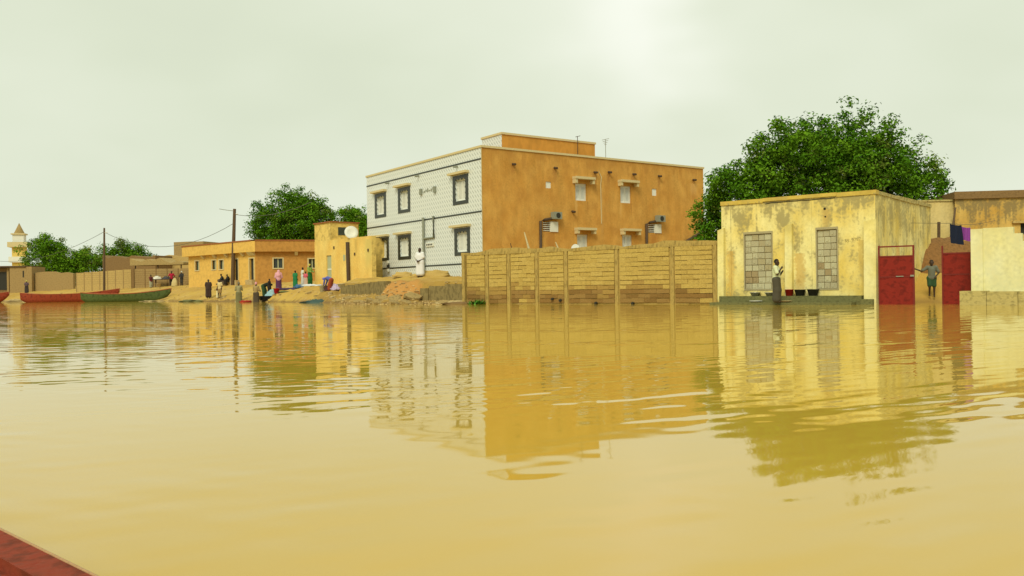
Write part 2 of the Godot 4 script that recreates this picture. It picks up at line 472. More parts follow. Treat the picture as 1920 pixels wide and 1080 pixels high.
# ---------------------------------------------------------------- trees
func tree(called: String, label: String, base: Vector3, lobes: Array, clumps: int, leaf: float, seed_: int, tone := Color(1, 1, 1), loose := 0.1, group := "trees behind the houses"):
	var r := RandomNumberGenerator.new()
	r.seed = seed_
	var t := thing(called, label, "tree", base, 0.0, group)
	var tot := 0.0
	for l in lobes: tot += pow(l[1].x * l[1].y * l[1].z, 0.667)
	var vs := PackedVector3Array(); var ns := PackedVector3Array(); var cs := PackedColorArray(); var idx := PackedInt32Array()
	for l in lobes:
		var cnt := int(clumps * pow(l[1].x * l[1].y * l[1].z, 0.667) / tot)
		for c in cnt:
			var dir := Vector3(r.randfn(), r.randfn(), r.randfn()).normalized()
			var rad := pow(r.randf(), 0.3) * (0.96 + 0.5 * nz.get_noise_3d(dir.x * 3.4 + seed_, dir.y * 3.4, dir.z * 3.4))
			if r.randf() < loose: rad += r.randf_range(0.05, 0.25)
			var at: Vector3 = l[0] + dir * rad * l[1]
			var cr := leaf * r.randf_range(1.7, 3.2)
			var flat := r.randf_range(0.65, 0.95)
			var hue := r.randf()
			var cc := Color(0.06, 0.165, 0.008).lerp(Color(0.12, 0.25, 0.014), hue) * tone
			if r.randf() < 0.08: cc = Color(0.13, 0.19, 0.03) * tone
			for k in int(r.randf_range(50, 90)):
				var o := Vector3(r.randfn(), r.randfn() * flat, r.randfn()) * 0.5
				if o.length() > 1.0: o = o.normalized()
				var p := at + o * cr
				var nn := (o + Vector3(0, 0.55, 0) + Vector3(r.randfn(), r.randfn(), r.randfn()) * 0.5).normalized()
				var ax := nn.cross(Vector3(r.randfn(), r.randfn() - 0.6, r.randfn())).normalized()
				var bx := nn.cross(ax)
				var s := leaf * r.randf_range(0.6, 1.15)
				var i0 := vs.size()
				var droop := nn * s * 0.12
				vs.append_array([p - ax * s * 0.5 - droop, p + bx * s * 0.26, p + ax * s * 0.5 - droop, p - bx * s * 0.26])
				var lc := cc * r.randf_range(0.8, 1.2)
				lc.a = 1
				for q in 4:
					ns.append(nn); cs.append(lc)
				idx.append_array([i0, i0 + 1, i0 + 2, i0, i0 + 2, i0 + 3])
	for i in vs.size(): vs[i] -= base
	var arr := []
	arr.resize(Mesh.ARRAY_MAX)
	arr[Mesh.ARRAY_VERTEX] = vs; arr[Mesh.ARRAY_NORMAL] = ns; arr[Mesh.ARRAY_COLOR] = cs; arr[Mesh.ARRAY_INDEX] = idx
	var me := ArrayMesh.new()
	me.add_surface_from_arrays(Mesh.PRIMITIVE_TRIANGLES, arr)
	put("crown", me, M.leaf, t)
	var mid: Vector3 = lobes[0][0]
	var fork := Vector3(lerpf(0.0, mid.x - base.x, 0.3), (mid.y - base.y) * 0.45, lerpf(0.0, mid.z - base.z, 0.3))
	var w: float = lobes[0][1].x * 0.075
	var tb := B.new()
	tb.tube([Vector3(0, -0.4, 0), fork * 0.5 + Vector3(0.08, 0, 0), fork], [w * 1.2, w * 0.95, w * 0.8], 10)
	put("trunk", tb, M.bark, t)
	for l in lobes:
		for k in 2:
			var e: Vector3 = l[0] - base + Vector3(r.randfn() * 0.4, 0.3, r.randfn() * 0.4) * l[1] * 0.6
			var bb := B.new()
			bb.tube([fork, fork.lerp(e, 0.5) + Vector3(0, 0.2, 0), e], [w * 0.55, w * 0.35, w * 0.12], 7)
			put("limb", bb, M.bark, t)

# ---------------------------------------------------------------- people: tapered capsules joined by a smooth minimum, meshed as surface nets
func skin_of(bones: Array, cell: float, k: float) -> ArrayMesh:
	var lo := Vector3(9, 9, 9); var hi := -lo
	for b in bones:
		var rr: float = maxf(b[2], b[3]) + 2.5 * cell + k * 0.3
		for p in [b[0], b[1]]:
			lo = lo.min(p - Vector3(rr, rr, rr)); hi = hi.max(p + Vector3(rr, rr, rr))
	var nx := int((hi.x - lo.x) / cell) + 2; var ny := int((hi.y - lo.y) / cell) + 2; var nzz := int((hi.z - lo.z) / cell) + 2
	var val := PackedFloat32Array()
	val.resize(nx * ny * nzz)
	val.fill(9.0)
	for b in bones:
		var a: Vector3 = b[0]; var ab: Vector3 = b[1] - b[0]
		var ra: float = b[2]; var dr: float = b[3] - b[2]
		var l2 := maxf(ab.length_squared(), 1e-8)
		var m: float = maxf(b[2], b[3]) + 2.0 * cell + k
		var p0: Vector3 = (a.min(b[1]) - Vector3(m, m, m) - lo) / cell
		var p1: Vector3 = (a.max(b[1]) + Vector3(m, m, m) - lo) / cell
		for z in range(maxi(0, int(p0.z)), mini(nzz, int(p1.z) + 1)):
			for y in range(maxi(0, int(p0.y)), mini(ny, int(p1.y) + 1)):
				var row := nx * (y + ny * z)
				for x in range(maxi(0, int(p0.x)), mini(nx, int(p1.x) + 1)):
					var q := lo + Vector3(x, y, z) * cell - a
					var t := clampf(q.dot(ab) / l2, 0, 1)
					var d := (q - ab * t).length() - ra - dr * t
					var e := val[row + x]
					var h := k - absf(d - e)
					val[row + x] = minf(d, e) - (h * h / k * 0.25 if h > 0 else 0.0)
	var cellid := PackedInt32Array()
	cellid.resize(val.size())
	cellid.fill(-1)
	var vs := PackedVector3Array(); var idx := PackedInt32Array()
	var sy := nx; var sz := nx * ny
	var off := [0, 1, sy, sy + 1, sz, sz + 1, sz + sy, sz + sy + 1]
	var edges := [[0, 1], [2, 3], [4, 5], [6, 7], [0, 2], [1, 3], [4, 6], [5, 7], [0, 4], [1, 5], [2, 6], [3, 7]]
	for z in nzz - 1:
		for y in ny - 1:
			for x in nx - 1:
				var i := x + sy * y + sz * z
				if absf(val[i]) > 2.6 * cell: continue
				var mask := 0
				for c in 8:
					if val[i + off[c]] < 0: mask |= 1 << c
				if mask == 0 or mask == 255: continue
				var s := Vector3.ZERO; var n := 0
				for ed in edges:
					var va := val[i + off[ed[0]]]; var vb := val[i + off[ed[1]]]
					if (va < 0) != (vb < 0):
						var t := va / (va - vb)
						var ca := Vector3(ed[0] & 1, (ed[0] >> 1) & 1, ed[0] >> 2); var cb := Vector3(ed[1] & 1, (ed[1] >> 1) & 1, ed[1] >> 2)
						s += ca.lerp(cb, t); n += 1
				cellid[i] = vs.size()
				vs.append(lo + (Vector3(x, y, z) + s / n) * cell)
	for z in range(1, nzz - 1):
		for y in range(1, ny - 1):
			for x in range(1, nx - 1):
				var i := x + sy * y + sz * z
				var v := val[i]
				if absf(v) > 2.0 * cell: continue
				for ax in 3:
					var st: int = [1, sy, sz][ax]; var u: int = [sy, sz, 1][ax]; var w: int = [sz, 1, sy][ax]
					var v2 := val[i + st]
					if (v < 0) == (v2 < 0): continue
					var a := cellid[i - u - w]; var b := cellid[i - w]; var c := cellid[i]; var d := cellid[i - u]
					if a < 0 or b < 0 or c < 0 or d < 0: continue
					if v < 0: idx.append_array([a, c, b, a, d, c])
					else: idx.append_array([a, b, c, a, c, d])
	var ns := PackedVector3Array()
	ns.resize(vs.size())
	for t in range(0, idx.size(), 3):
		var n2 := (vs[idx[t + 2]] - vs[idx[t]]).cross(vs[idx[t + 1]] - vs[idx[t]])
		ns[idx[t]] += n2; ns[idx[t + 1]] += n2; ns[idx[t + 2]] += n2
	for i in ns.size(): ns[i] = ns[i].normalized()
	var arr := []
	arr.resize(Mesh.ARRAY_MAX)
	arr[Mesh.ARRAY_VERTEX] = vs; arr[Mesh.ARRAY_NORMAL] = ns; arr[Mesh.ARRAY_INDEX] = idx
	var me := ArrayMesh.new()
	me.add_surface_from_arrays(Mesh.PRIMITIVE_TRIANGLES, arr)
	return me

func joints(pose: String) -> Dictionary:
	var j := {"pel": Vector3(0, 0.92, 0), "chest": Vector3(0, 1.24, 0.0), "neck": Vector3(0, 1.43, 0), "head": Vector3(0, 1.57, 0.02)}
	for s in [-1, 1]:
		var e := "L" if s < 0 else "R"
		j["sh" + e] = Vector3(0.17 * s, 1.37, 0); j["el" + e] = Vector3(0.23 * s, 1.1, -0.03); j["wr" + e] = Vector3(0.24 * s, 0.86, 0.07)
		j["hip" + e] = Vector3(0.09 * s, 0.88, 0); j["kn" + e] = Vector3(0.1 * s, 0.48, 0.03); j["an" + e] = Vector3(0.1 * s, 0.08, 0)
	match pose:
		"bend":
			j.pel = Vector3(0, 0.86, -0.12); j.chest = Vector3(0, 0.98, 0.22); j.neck = Vector3(0, 0.97, 0.41); j.head = Vector3(0, 0.94, 0.55)
			for s in [-1, 1]:
				var e := "L" if s < 0 else "R"
				j["hip" + e] = Vector3(0.09 * s, 0.84, -0.12); j["kn" + e] = Vector3(0.12 * s, 0.46, -0.02)
				j["sh" + e] = Vector3(0.17 * s, 0.96, 0.36); j["el" + e] = Vector3(0.2 * s, 0.68, 0.4); j["wr" + e] = Vector3(0.13 * s, 0.46, 0.48)
		"sit":
			j.pel = Vector3(0, 0.42, 0); j.chest = Vector3(0, 0.74, 0.08); j.neck = Vector3(0, 0.92, 0.13); j.head = Vector3(0, 1.05, 0.18)
			for s in [-1, 1]:
				var e := "L" if s < 0 else "R"
				j["hip" + e] = Vector3(0.1 * s, 0.4, 0.02); j["kn" + e] = Vector3(0.14 * s, 0.5, 0.42); j["an" + e] = Vector3(0.12 * s, 0.08, 0.4)
				j["sh" + e] = Vector3(0.17 * s, 0.87, 0.1); j["el" + e] = Vector3(0.22 * s, 0.62, 0.22); j["wr" + e] = Vector3(0.12 * s, 0.56, 0.46)
		"squat":
			j.pel = Vector3(0, 0.26, -0.1); j.chest = Vector3(0, 0.56, 0.08); j.neck = Vector3(0, 0.72, 0.18); j.head = Vector3(0, 0.82, 0.27)
			for s in [-1, 1]:
				var e := "L" if s < 0 else "R"
				j["hip" + e] = Vector3(0.1 * s, 0.25, -0.08); j["kn" + e] = Vector3(0.18 * s, 0.5, 0.24); j["an" + e] = Vector3(0.13 * s, 0.08, 0.02)
				j["sh" + e] = Vector3(0.17 * s, 0.68, 0.15); j["el" + e] = Vector3(0.2 * s, 0.46, 0.36); j["wr" + e] = Vector3(0.1 * s, 0.3, 0.5)
		"clasp":
			for s in [-1, 1]:
				var e := "L" if s < 0 else "R"
				j["el" + e] = Vector3(0.24 * s, 1.08, 0.02); j["wr" + e] = Vector3(0.07 * s, 0.96, 0.2)
		"hips":
			for s in [-1, 1]:
				var e := "L" if s < 0 else "R"
				j["el" + e] = Vector3(0.33 * s, 1.12, -0.05); j["wr" + e] = Vector3(0.17 * s, 0.98, 0.1)
		"chin":
			j.elL = Vector3(-0.25, 1.1, 0.1); j.wrL = Vector3(-0.07, 1.33, 0.2); j.elR = Vector3(0.24, 1.1, 0.1); j.wrR = Vector3(0.02, 1.2, 0.22)
		"reach":
			j.elL = Vector3(-0.42, 1.2, 0.06); j.wrL = Vector3(-0.68, 1.3, 0.12); j.elR = Vector3(0.3, 1.12, -0.04); j.wrR = Vector3(0.17, 0.95, 0.08)
			j.knL = Vector3(-0.1, 0.5, 0.12); j.anL = Vector3(-0.09, 0.12, -0.06)
		"carry":
			for s in [-1, 1]:
				var e := "L" if s < 0 else "R"
				j["el" + e] = Vector3(0.24 * s, 1.1, 0.08); j["wr" + e] = Vector3(0.15 * s, 1.06, 0.3)
	return j

func person(label: String, at: Vector3, yaw: float, tall: float, pose: String, wear: Array, opts := {}):
	var t := thing("person", label, "person", at, deg_to_rad(yaw), opts.get("group", ""))
	var j := joints(pose)
	var q := tall / 1.7
	var fine: bool = opts.get("fine", false)
	var cell := 0.016 if fine else 0.03
	for k in j: j[k] = j[k] * q
	var up: Vector3 = (j.head - j.neck).normalized()
	var fwd: Vector3 = Vector3(0, 0, 1) if absf(up.z) < 0.8 else Vector3(0, -0.8, 0.6)
	var o := []
	var bone := func(l: Array, a: Vector3, b: Vector3, ra: float, rb: float): l.append([a, b, ra * q, rb * q])
	bone.call(o, j.pel, j.chest, 0.115, 0.13); bone.call(o, j.shL, j.shR, 0.06, 0.06); bone.call(o, j.hipL, j.hipR, 0.095, 0.095)
	bone.call(o, j.chest, j.neck, 0.1, 0.055); bone.call(o, j.neck, j.head, 0.05, 0.06)
	bone.call(o, j.head - up * 0.035 * q + fwd * 0.02 * q, j.head + up * 0.05 * q - fwd * 0.01 * q, 0.07, 0.088)
	if fine:
		bone.call(o, j.head + fwd * 0.085 * q, j.head + fwd * 0.1 * q - up * 0.02 * q, 0.014, 0.018)
		bone.call(o, j.head + fwd * 0.07 * q - up * 0.06 * q, j.head + fwd * 0.075 * q - up * 0.09 * q, 0.03, 0.03)
		for s in [-1, 1]:
			bone.call(o, j.head + Vector3(0.085 * s * q, 0.01 * q, 0), j.head + Vector3(0.092 * s * q, -0.02 * q, 0), 0.02, 0.016)
	for e in ["L", "R"]:
		bone.call(o, j["sh" + e], j["el" + e], 0.052, 0.04); bone.call(o, j["el" + e], j["wr" + e], 0.04, 0.028)
		var hd: Vector3 = (j["wr" + e] - j["el" + e]).normalized()
		var palm: Vector3 = j["wr" + e] + hd * 0.06 * q
		bone.call(o, j["wr" + e], palm, 0.027, 0.032)
		if fine:
			var side: Vector3 = hd.cross(Vector3(0, 0, 1)).normalized()
			for f in 4:
				var root: Vector3 = palm + side * (f - 1.5) * 0.02 * q
				var tip: Vector3 = root + hd * (0.06 - 0.008 * absf(f - 1.3)) * q + Vector3(0, -0.01, 0.012) * q + side * (f - 1.5) * 0.01 * q
				bone.call(o, root, tip, 0.01, 0.008)
			bone.call(o, j["wr" + e] + hd * 0.02 * q, palm + side * 0.05 * q + Vector3(0, 0, 0.02) * q, 0.012, 0.009)
		else:
			bone.call(o, palm, palm + hd * 0.06 * q, 0.03, 0.018)
		bone.call(o, j["hip" + e], j["kn" + e], 0.085, 0.055); bone.call(o, j["kn" + e], j["an" + e], 0.055, 0.036)
		bone.call(o, j["an" + e] + Vector3(0, -0.035, -0.03) * q, j["an" + e] + Vector3(0, -0.05, 0.13) * q, 0.036, 0.028)
	put("body", skin_of(o, cell, 0.03 * q), M.skin, t)
	for w in wear:
		var l := []
		match w[0]:
			"hair":
				bone.call(l, j.head + up * 0.035 * q - fwd * 0.022 * q, j.head + up * 0.06 * q - fwd * 0.018 * q, 0.088, 0.088)
			"top", "long_top":
				bone.call(l, j.pel, j.chest, 0.15, 0.155); bone.call(l, j.shL, j.shR, 0.078, 0.078); bone.call(l, j.hipL, j.hipR, 0.125, 0.125)
				for e in ["L", "R"]:
					bone.call(l, j["sh" + e], j["sh" + e].lerp(j["el" + e], 0.75), 0.075, 0.072)
					if w[0] == "long_top": bone.call(l, j["el" + e], j["wr" + e], 0.065, 0.06)
			"shorts":
				bone.call(l, j.hipL, j.hipR, 0.118, 0.118)
				for e in ["L", "R"]: bone.call(l, j["hip" + e], j["hip" + e].lerp(j["kn" + e], 0.85), 0.112, 0.1)
			"trousers":
				bone.call(l, j.hipL, j.hipR, 0.115, 0.115)
				for e in ["L", "R"]:
					bone.call(l, j["hip" + e], j["kn" + e], 0.108, 0.085); bone.call(l, j["kn" + e], j["an" + e] + Vector3(0, 0.05, 0) * q, 0.085, 0.075)
			"skirt":
				bone.call(l, j.pel + up * 0.08 * q, j.hipL.lerp(j.hipR, 0.5), 0.135, 0.15)
				for e in ["L", "R"]:
					bone.call(l, j["hip" + e], j["kn" + e], 0.14, 0.135); bone.call(l, j["kn" + e], j["an" + e] + Vector3(0, 0.06, 0) * q, 0.135, 0.15)
				bone.call(l, j.pel, j.anL.lerp(j.anR, 0.5) + Vector3(0, 0.1, 0) * q, 0.14, 0.15)
			"robe":
				bone.call(l, j.pel, j.chest, 0.18, 0.17); bone.call(l, j.shL, j.shR, 0.085, 0.085)
				for e in ["L", "R"]:
					bone.call(l, j["sh" + e], j["el" + e].lerp(j["sh" + e], 0.35), 0.095, 0.11)
					bone.call(l, j["sh" + e], j["hip" + e], 0.1, 0.15)
					bone.call(l, j["hip" + e], j["an" + e] + Vector3(0, 0.16, 0) * q, 0.155, 0.165)
			"veil":
				bone.call(l, j.head + up * 0.03 * q - fwd * 0.035 * q, j.head - fwd * 0.05 * q, 0.105, 0.105)
				bone.call(l, j.head - fwd * 0.06 * q, j.chest - fwd * 0.06 * q, 0.1, 0.19)
				bone.call(l, j.shL, j.shR, 0.1, 0.1); bone.call(l, j.chest, j.pel, 0.19, 0.2)
				for e in ["L", "R"]: bone.call(l, j["sh" + e], j["el" + e], 0.1, 0.11)
				if w.size() > 2: bone.call(l, j.pel + Vector3(0.12, 0, 0.1) * q, j.anR + Vector3(0.02, 0.1, 0.1) * q, 0.1, 0.09)
			"scarf":
				bone.call(l, j.head + up * 0.03 * q - fwd * 0.02 * q, j.head + up * 0.075 * q - fwd * 0.02 * q, 0.102, 0.09)
			"shawl":
				bone.call(l, j.shL, j.shR, 0.1, 0.1); bone.call(l, j.chest, j.pel, 0.17, 0.17)
				bone.call(l, j.head + up * 0.02 * q - fwd * 0.04 * q, j.neck - fwd * 0.03 * q, 0.095, 0.11)
			"pack":
				bone.call(l, j.pel + Vector3(-0.2, 0.02, 0.06) * q, j.pel + Vector3(-0.24, -0.14, 0.08) * q, 0.07, 0.11)
			"drape":
				bone.call(l, j.wrL + Vector3(0, 0.03, 0) * q, Vector3(j.wrL.x, 0.08, j.wrL.z) , 0.06, 0.1)
		put({"hair": "hair", "top": "shirt", "long_top": "shirt", "pack": "bag", "drape": "hanging_cloth"}.get(w[0], w[0]), skin_of(l, cell, 0.05 * q), M.hair if w[0] == "hair" else cloth(w[1]), t)
	return t

# ---------------------------------------------------------------- building pieces
func side(t := 0.0) -> Transform3D:   # the wall that runs back from the near corner: x along it, z outwards
	return Transform3D(Basis(Vector3(0, 0, -1), Vector3.UP, Vector3(1, 0, 0)), Vector3(t, 0, 0))

func bar(parent: Node, called: String, m, lo: Vector3, hi: Vector3, xf := Transform3D.IDENTITY) -> MeshInstance3D:
	var b := B.new(xf)
	b.box(lo, hi)
	return put(called, b, m, parent)

func louvre_window(parent: Node, xf: Transform3D, x0: float, x1: float, y0: float, y1: float, z: float, m, leaves := 2):
	var f := B.new(xf)
	var w := 0.05
	f.box(Vector3(x0, y0, z), Vector3(x0 + w, y1, z + 0.06)); f.box(Vector3(x1 - w, y0, z), Vector3(x1, y1, z + 0.06))
	f.box(Vector3(x0 + w, y0, z), Vector3(x1 - w, y0 + w, z + 0.06)); f.box(Vector3(x0 + w, y1 - w, z), Vector3(x1 - w, y1, z + 0.06))
	var win := put("window", f, m, parent)
	var n := leaves
	for k in n:
		var a := lerpf(x0 + w, x1 - w, float(k) / n) + 0.01
		var c := lerpf(x0 + w, x1 - w, float(k + 1) / n) - 0.01
		var b := B.new(xf)
		var e := 0.07
		b.box(Vector3(a, y0 + w, z), Vector3(a + e, y1 - w, z + 0.04)); b.box(Vector3(c - e, y0 + w, z), Vector3(c, y1 - w, z + 0.04))
		b.box(Vector3(a + e, y0 + w, z), Vector3(c - e, y0 + w + e, z + 0.04)); b.box(Vector3(a + e, y1 - w - e, z), Vector3(c - e, y1 - w, z + 0.04))
		put("shutter", b, m, win)
		var s := B.new(xf)
		var y := y0 + w + e
		while y < y1 - w - e - 0.04:
			s.quad(Vector3(a + e, y, z + 0.035), Vector3(c - e, y, z + 0.035), Vector3(c - e, y + 0.075, z + 0.004), Vector3(a + e, y + 0.075, z + 0.004))
			y += 0.07
		var l := put("louvre_slat", s, m, win)
		l.set_meta("kind", "stuff")

func hood(parent: Node, xf: Transform3D, x0: float, x1: float, y0: float, y1: float):
	var b := B.new(xf)
	b.box(Vector3(x0, y1 - 0.16, 0), Vector3(x1, y1, 0.42))
	for x in [x0 + 0.02, x1 - 0.18]:
		b.box(Vector3(x, y0, 0), Vector3(x + 0.16, y1 - 0.16, 0.36))
	put("window_hood", b, M.cream, parent)

func big_house():
	var h := thing("apartment_house", "two-storey house with white tiled front and tall orange plastered flank", "house", V(-1.74, 0, 51.6), deg_to_rad(34.8 - 90.0))
	var L := 16.1; var D := 19.35; var T := 9.32
	var sd := side()
	var wins := [[-14.71, -12.87, 6.11, 7.9], [-10.95, -9.15, 6.17, 7.95], [-3.38, -1.54, 6.09, 7.92], [-14.39, -12.52, 2.9, 4.61], [-11.05, -9.14, 2.89, 4.61], [-3.26, -1.42, 2.87, 4.59]]
	var holes := []
	for w in wins: holes.append([w[0] + 0.3, w[1] - 0.3, w[2] + 0.22, w[3] - 0.22])
	var b := B.new()
	b.holed(-L, 0.0, 0.6, T, holes, 0.22)
	put("tiled_wall", b, M.tile, h)
	var up := [[7.27, 8.23, 6.45, 7.59], [11.2, 12.18, 6.47, 7.64], [7.36, 8.28, 2.6, 4.24], [11.31, 12.24, 2.6, 4.32]]
	var sh := up.duplicate()
	sh.append([4.56, 5.76, 4.34, 4.99]); sh.append([13.73, 14.96, 4.49, 5.11]); sh.append([4.85, 5.28, 7.12, 7.54]); sh.append([14.16, 14.61, 7.11, 7.6])
	var drips := []
	for t in [2.3, 5.56, 10.15, 12.38, 14.8, 18.28, 8.9]:
		drips.append([t, T - 8.44, 0.8 + fposmod(t * 1.7, 1.3), 0.22, Color(0.37, 0.17, 0.045)])
	for w in up:
		drips.append([w[0], T - w[2], 1.3, 0.16, Color(0.68, 0.42, 0.14)]); drips.append([w[1], T - w[2], 1.0, 0.14, Color(0.42, 0.2, 0.05)])
	drips.append([18.3, T - 8.2, 1.1, 0.55, Color(0.68, 0.42, 0.15)]); drips.append([9.5, T - 7.4, 4.0, 0.12, Color(0.66, 0.4, 0.15)])
	drips.append([5.2, T - 4.3, 1.6, 0.5, Color(0.42, 0.19, 0.045)]); drips.append([14.3, T - 4.4, 1.6, 0.5, Color(0.42, 0.19, 0.045)])
	b = B.new(sd)
	b.holed(0.0, D, 0.6, T, sh, 0.35)
	put("plastered_wall", b, spread(wall_tex(31, D, T - 0.6, Color(0.62, 0.35, 0.09), Color(0.54, 0.275, 0.06), Color(0.40, 0.19, 0.045), {"top": 0.8, "mould": 0.55, "foot": 1.2, "streak": 0.16, "drips": drips}), 0.0, 0.6, D, T - 0.6), h)
	b = B.new()
	b.quad(Vector3(-L, 0.6, -D), Vector3(-L, 0.6, 0), Vector3(-L, T, 0), Vector3(-L, T, -D))
	b.quad(Vector3(0, 0.6, -D), Vector3(-L, 0.6, -D), Vector3(-L, T, -D), Vector3(0, T, -D))
	b.quad(Vector3(-L, 8.8, 0), Vector3(0, 8.8, 0), Vector3(0, 8.8, -D), Vector3(-L, 8.8, -D))
	put("rear_wall", b, M.orange, h)
	for p in [[Vector3(-L - 0.06, T, -0.22), Vector3(0.06, T + 0.13, 0.06)], [Vector3(-0.22, T, -D - 0.06), Vector3(0.06, T + 0.13, -0.22)], [Vector3(-L - 0.06, T, -D - 0.06), Vector3(-L + 0.22, T + 0.13, -0.22)], [Vector3(-L + 0.22, T, -D - 0.06), Vector3(-0.22, T + 0.13, -D + 0.22)]]:
		bar(h, "coping", M.cream, p[0], p[1])
	for y in [8.58, 5.4, 2.28]:
		bar(h, "tile_band", M.black, Vector3(-L, y + 0.01, 0), Vector3(0, y + 0.105, 0.02))
	bar(h, "corner_trim", M.cream, Vector3(0.0, 0.6, 0.0), Vector3(0.03, T, 0.03))
	for i in wins.size():
		var w = wins[i]
		var f := B.new()
		var x0: float = w[0]; var x1: float = w[1]; var y0: float = w[2]; var y1: float = w[3]
		f.box(Vector3(x0, y0, 0), Vector3(x0 + 0.3, y1, 0.035)); f.box(Vector3(x1 - 0.3, y0, 0), Vector3(x1, y1, 0.035))
		f.box(Vector3(x0 + 0.3, y0, 0), Vector3(x1 - 0.3, y0 + 0.22, 0.035)); f.box(Vector3(x0 + 0.3, y1 - 0.22, 0), Vector3(x1 - 0.3, y1, 0.035))
		for k in 4:   # scalloped inner edge
			var xx := lerpf(x0 + 0.3, x1 - 0.44, k / 3.0)
			f.box(Vector3(xx, y1 - 0.3, 0.002), Vector3(xx + 0.14, y1 - 0.22, 0.03))
			var yy := lerpf(y0 + 0.26, y1 - 0.5, k / 3.0)
			f.box(Vector3(x0 + 0.3, yy, 0.002), Vector3(x0 + 0.35, yy + 0.12, 0.03)); f.box(Vector3(x1 - 0.35, yy, 0.002), Vector3(x1 - 0.3, yy + 0.12, 0.03))
		put("window_surround", f, M.black, h)
		louvre_window(h, Transform3D.IDENTITY, x0 + 0.3, x1 - 0.3, y0 + 0.22, y1 - 0.22, -0.19, M.shutter)
		bar(h, "window_lintel", M.cream, Vector3(x0 - 0.25, y1 + 0.06, 0), Vector3(x1 + 0.12, y1 + 0.2, 0.3))
	# pipes and cable box on the front
	var g := B.new()
	g.tube([Vector3(-7.18, 5.6, 0.1), Vector3(-7.14, 1.3, 0.1)], 0.085, 8)
	put("drain_pipe", g, M.grey_metal, h)
	g = B.new()
	g.tube([Vector3(-5.84, 5.6, 0.08), Vector3(-5.82, 4.2, 0.08), Vector3(-7.1, 4.18, 0.08)], 0.08, 8)
	put("drain_pipe", g, M.grey_metal, h)
	for q in [[-7.5, 7.37], [-5.63, 7.34]]:
		bar(h, "wall_lamp", M.grey_metal, Vector3(q[0] - 0.12, q[1] - 0.2, 0), Vector3(q[0] + 0.12, q[1] + 0.2, 0.14))
	for k in 6:
		var xx := -7.2 + k * 0.24
		bar(h, "plaque_letter", M.grey_metal, Vector3(xx, 7.28 + 0.05 * (k % 2), 0), Vector3(xx + 0.15, 7.4 + 0.06 * (k % 3), 0.02))
	bar(h, "meter_box", M.white, Vector3(-6.9, 3.62, 0), Vector3(-5.9, 3.86, 0.08))
	for k in 4: bar(h, "meter_dial", M.dark, Vector3(-6.8 + k * 0.22, 3.7, 0.08), Vector3(-6.68 + k * 0.22, 3.8, 0.1))
	for k in 3: bar(h, "insulator", M.dark if k % 2 else M.white, Vector3(-12.6, 2.1 + k * 0.3, 0.02), Vector3(-12.42, 2.3 + k * 0.3, 0.16))
	for x in [-12.35, -7.85, -2.79]:
		g = B.new()
		g.tube([Vector3(x, 8.5, 0), Vector3(x, 8.45, 0.3)], 0.06, 7)
		put("roof_spout", g, M.grey_metal, h)
	# flank: windows with hoods, spouts, cooling units
	for w in up:
		louvre_window(h, sd, w[0], w[1], w[2], w[3], -0.17, M.shutter, 2)
	for w in [[7.02, 8.67, 7.55, 7.99], [10.97, 12.62, 7.6, 8.01], [7.13, 8.73, 4.27, 4.66], [11.12, 12.74, 4.3, 4.71]]:
		hood(h, sd, w[0], w[1], w[2], w[3])
	for t in [[2.3, 8.47], [5.56, 8.46], [10.15, 8.49], [12.38, 8.5], [14.8, 8.52], [18.28, 8.47], [6.97, 5.72], [8.9, 8.4]]:
		g = B.new(sd)
		g.tube([Vector3(t[0], t[1], -0.05), Vector3(t[0], t[1] - 0.06, 0.3)], 0.075, 8)
		put("roof_spout", g, M.pipe, h)
	for w in [[4.85, 5.28, 7.12, 7.54], [14.16, 14.61, 7.11, 7.6]]:
		bar(h, "vent_panel", M.shutter, Vector3(w[0], w[2], -0.15), Vector3(w[1], w[3], -0.05), sd)
	for w in [[4.56, 5.76, 4.34, 4.99], [13.73, 14.96, 4.49, 5.11]]:
		var mid: float = lerpf(w[0], w[1], 0.5)
		bar(h, "cooler_panel", M.white, Vector3(mid, w[2], -0.1), Vector3(w[1], w[3], 0.06), sd)
		for k in 5:
			bar(h, "grille_slat", M.white, Vector3(w[0] + 0.03, w[2] + 0.05 + k * 0.125, -0.04), Vector3(mid, w[2] + 0.09 + k * 0.125, 0.0), sd)
		var u := bar(h, "condenser_unit", M.grey_metal, Vector3(w[0] + 0.6, w[3] + 0.16, 0.08), Vector3(w[1] + 0.06, w[3] + 0.6, 0.42), sd)
		var fn := B.new(sd)
		fn.tube([Vector3(w[0] + 0.95, w[3] + 0.38, 0.41), Vector3(w[0] + 0.95, w[3] + 0.38, 0.44)], 0.17, 14)
		put("fan", fn, M.dark, u)
		var pp := B.new(sd)
		pp.tube([Vector3(w[0] + 0.7, w[3] + 0.2, 0.1), Vector3(w[0] + 0.1, w[3] + 0.1, 0.1), Vector3(w[0] - 0.24, w[3] + 0.0, 0.1), Vector3(w[0] - 0.25, 1.2, 0.1)], 0.09, 8)
		put("waste_pipe", pp, M.pipe, h)
	g = B.new(sd)
	g.tube([Vector3(9.25, 8.5, 0.03), Vector3(9.5, 8.1, 0.03), Vector3(9.42, 7.6, 0.03), Vector3(9.45, 5.0, 0.03)], 0.03, 6)
	put("hanging_cable", g, M.cream, h)
	g = B.new(sd)
	g.tube([Vector3(17.2, 3.9, 0.15), Vector3(19.35, 4.85, 0.15)], 0.1, 8)
	put("waste_pipe", g, M.pipe, h)
	# roof room
	var r := Transform3D(Basis.IDENTITY, Vector3(-3.0, 8.8, -3.55))
	b = B.new(r)
	b.quad(Vector3(-2.4, 0, 0), Vector3(0, 0, 0), Vector3(0, 2.1, 0), Vector3(-2.4, 2.1, 0))
	put("roof_room_front", b, M.tile, h)
	bar(h, "tile_band", M.black, Vector3(-2.4, 0.95, 0), Vector3(0, 1.05, 0.02), r)
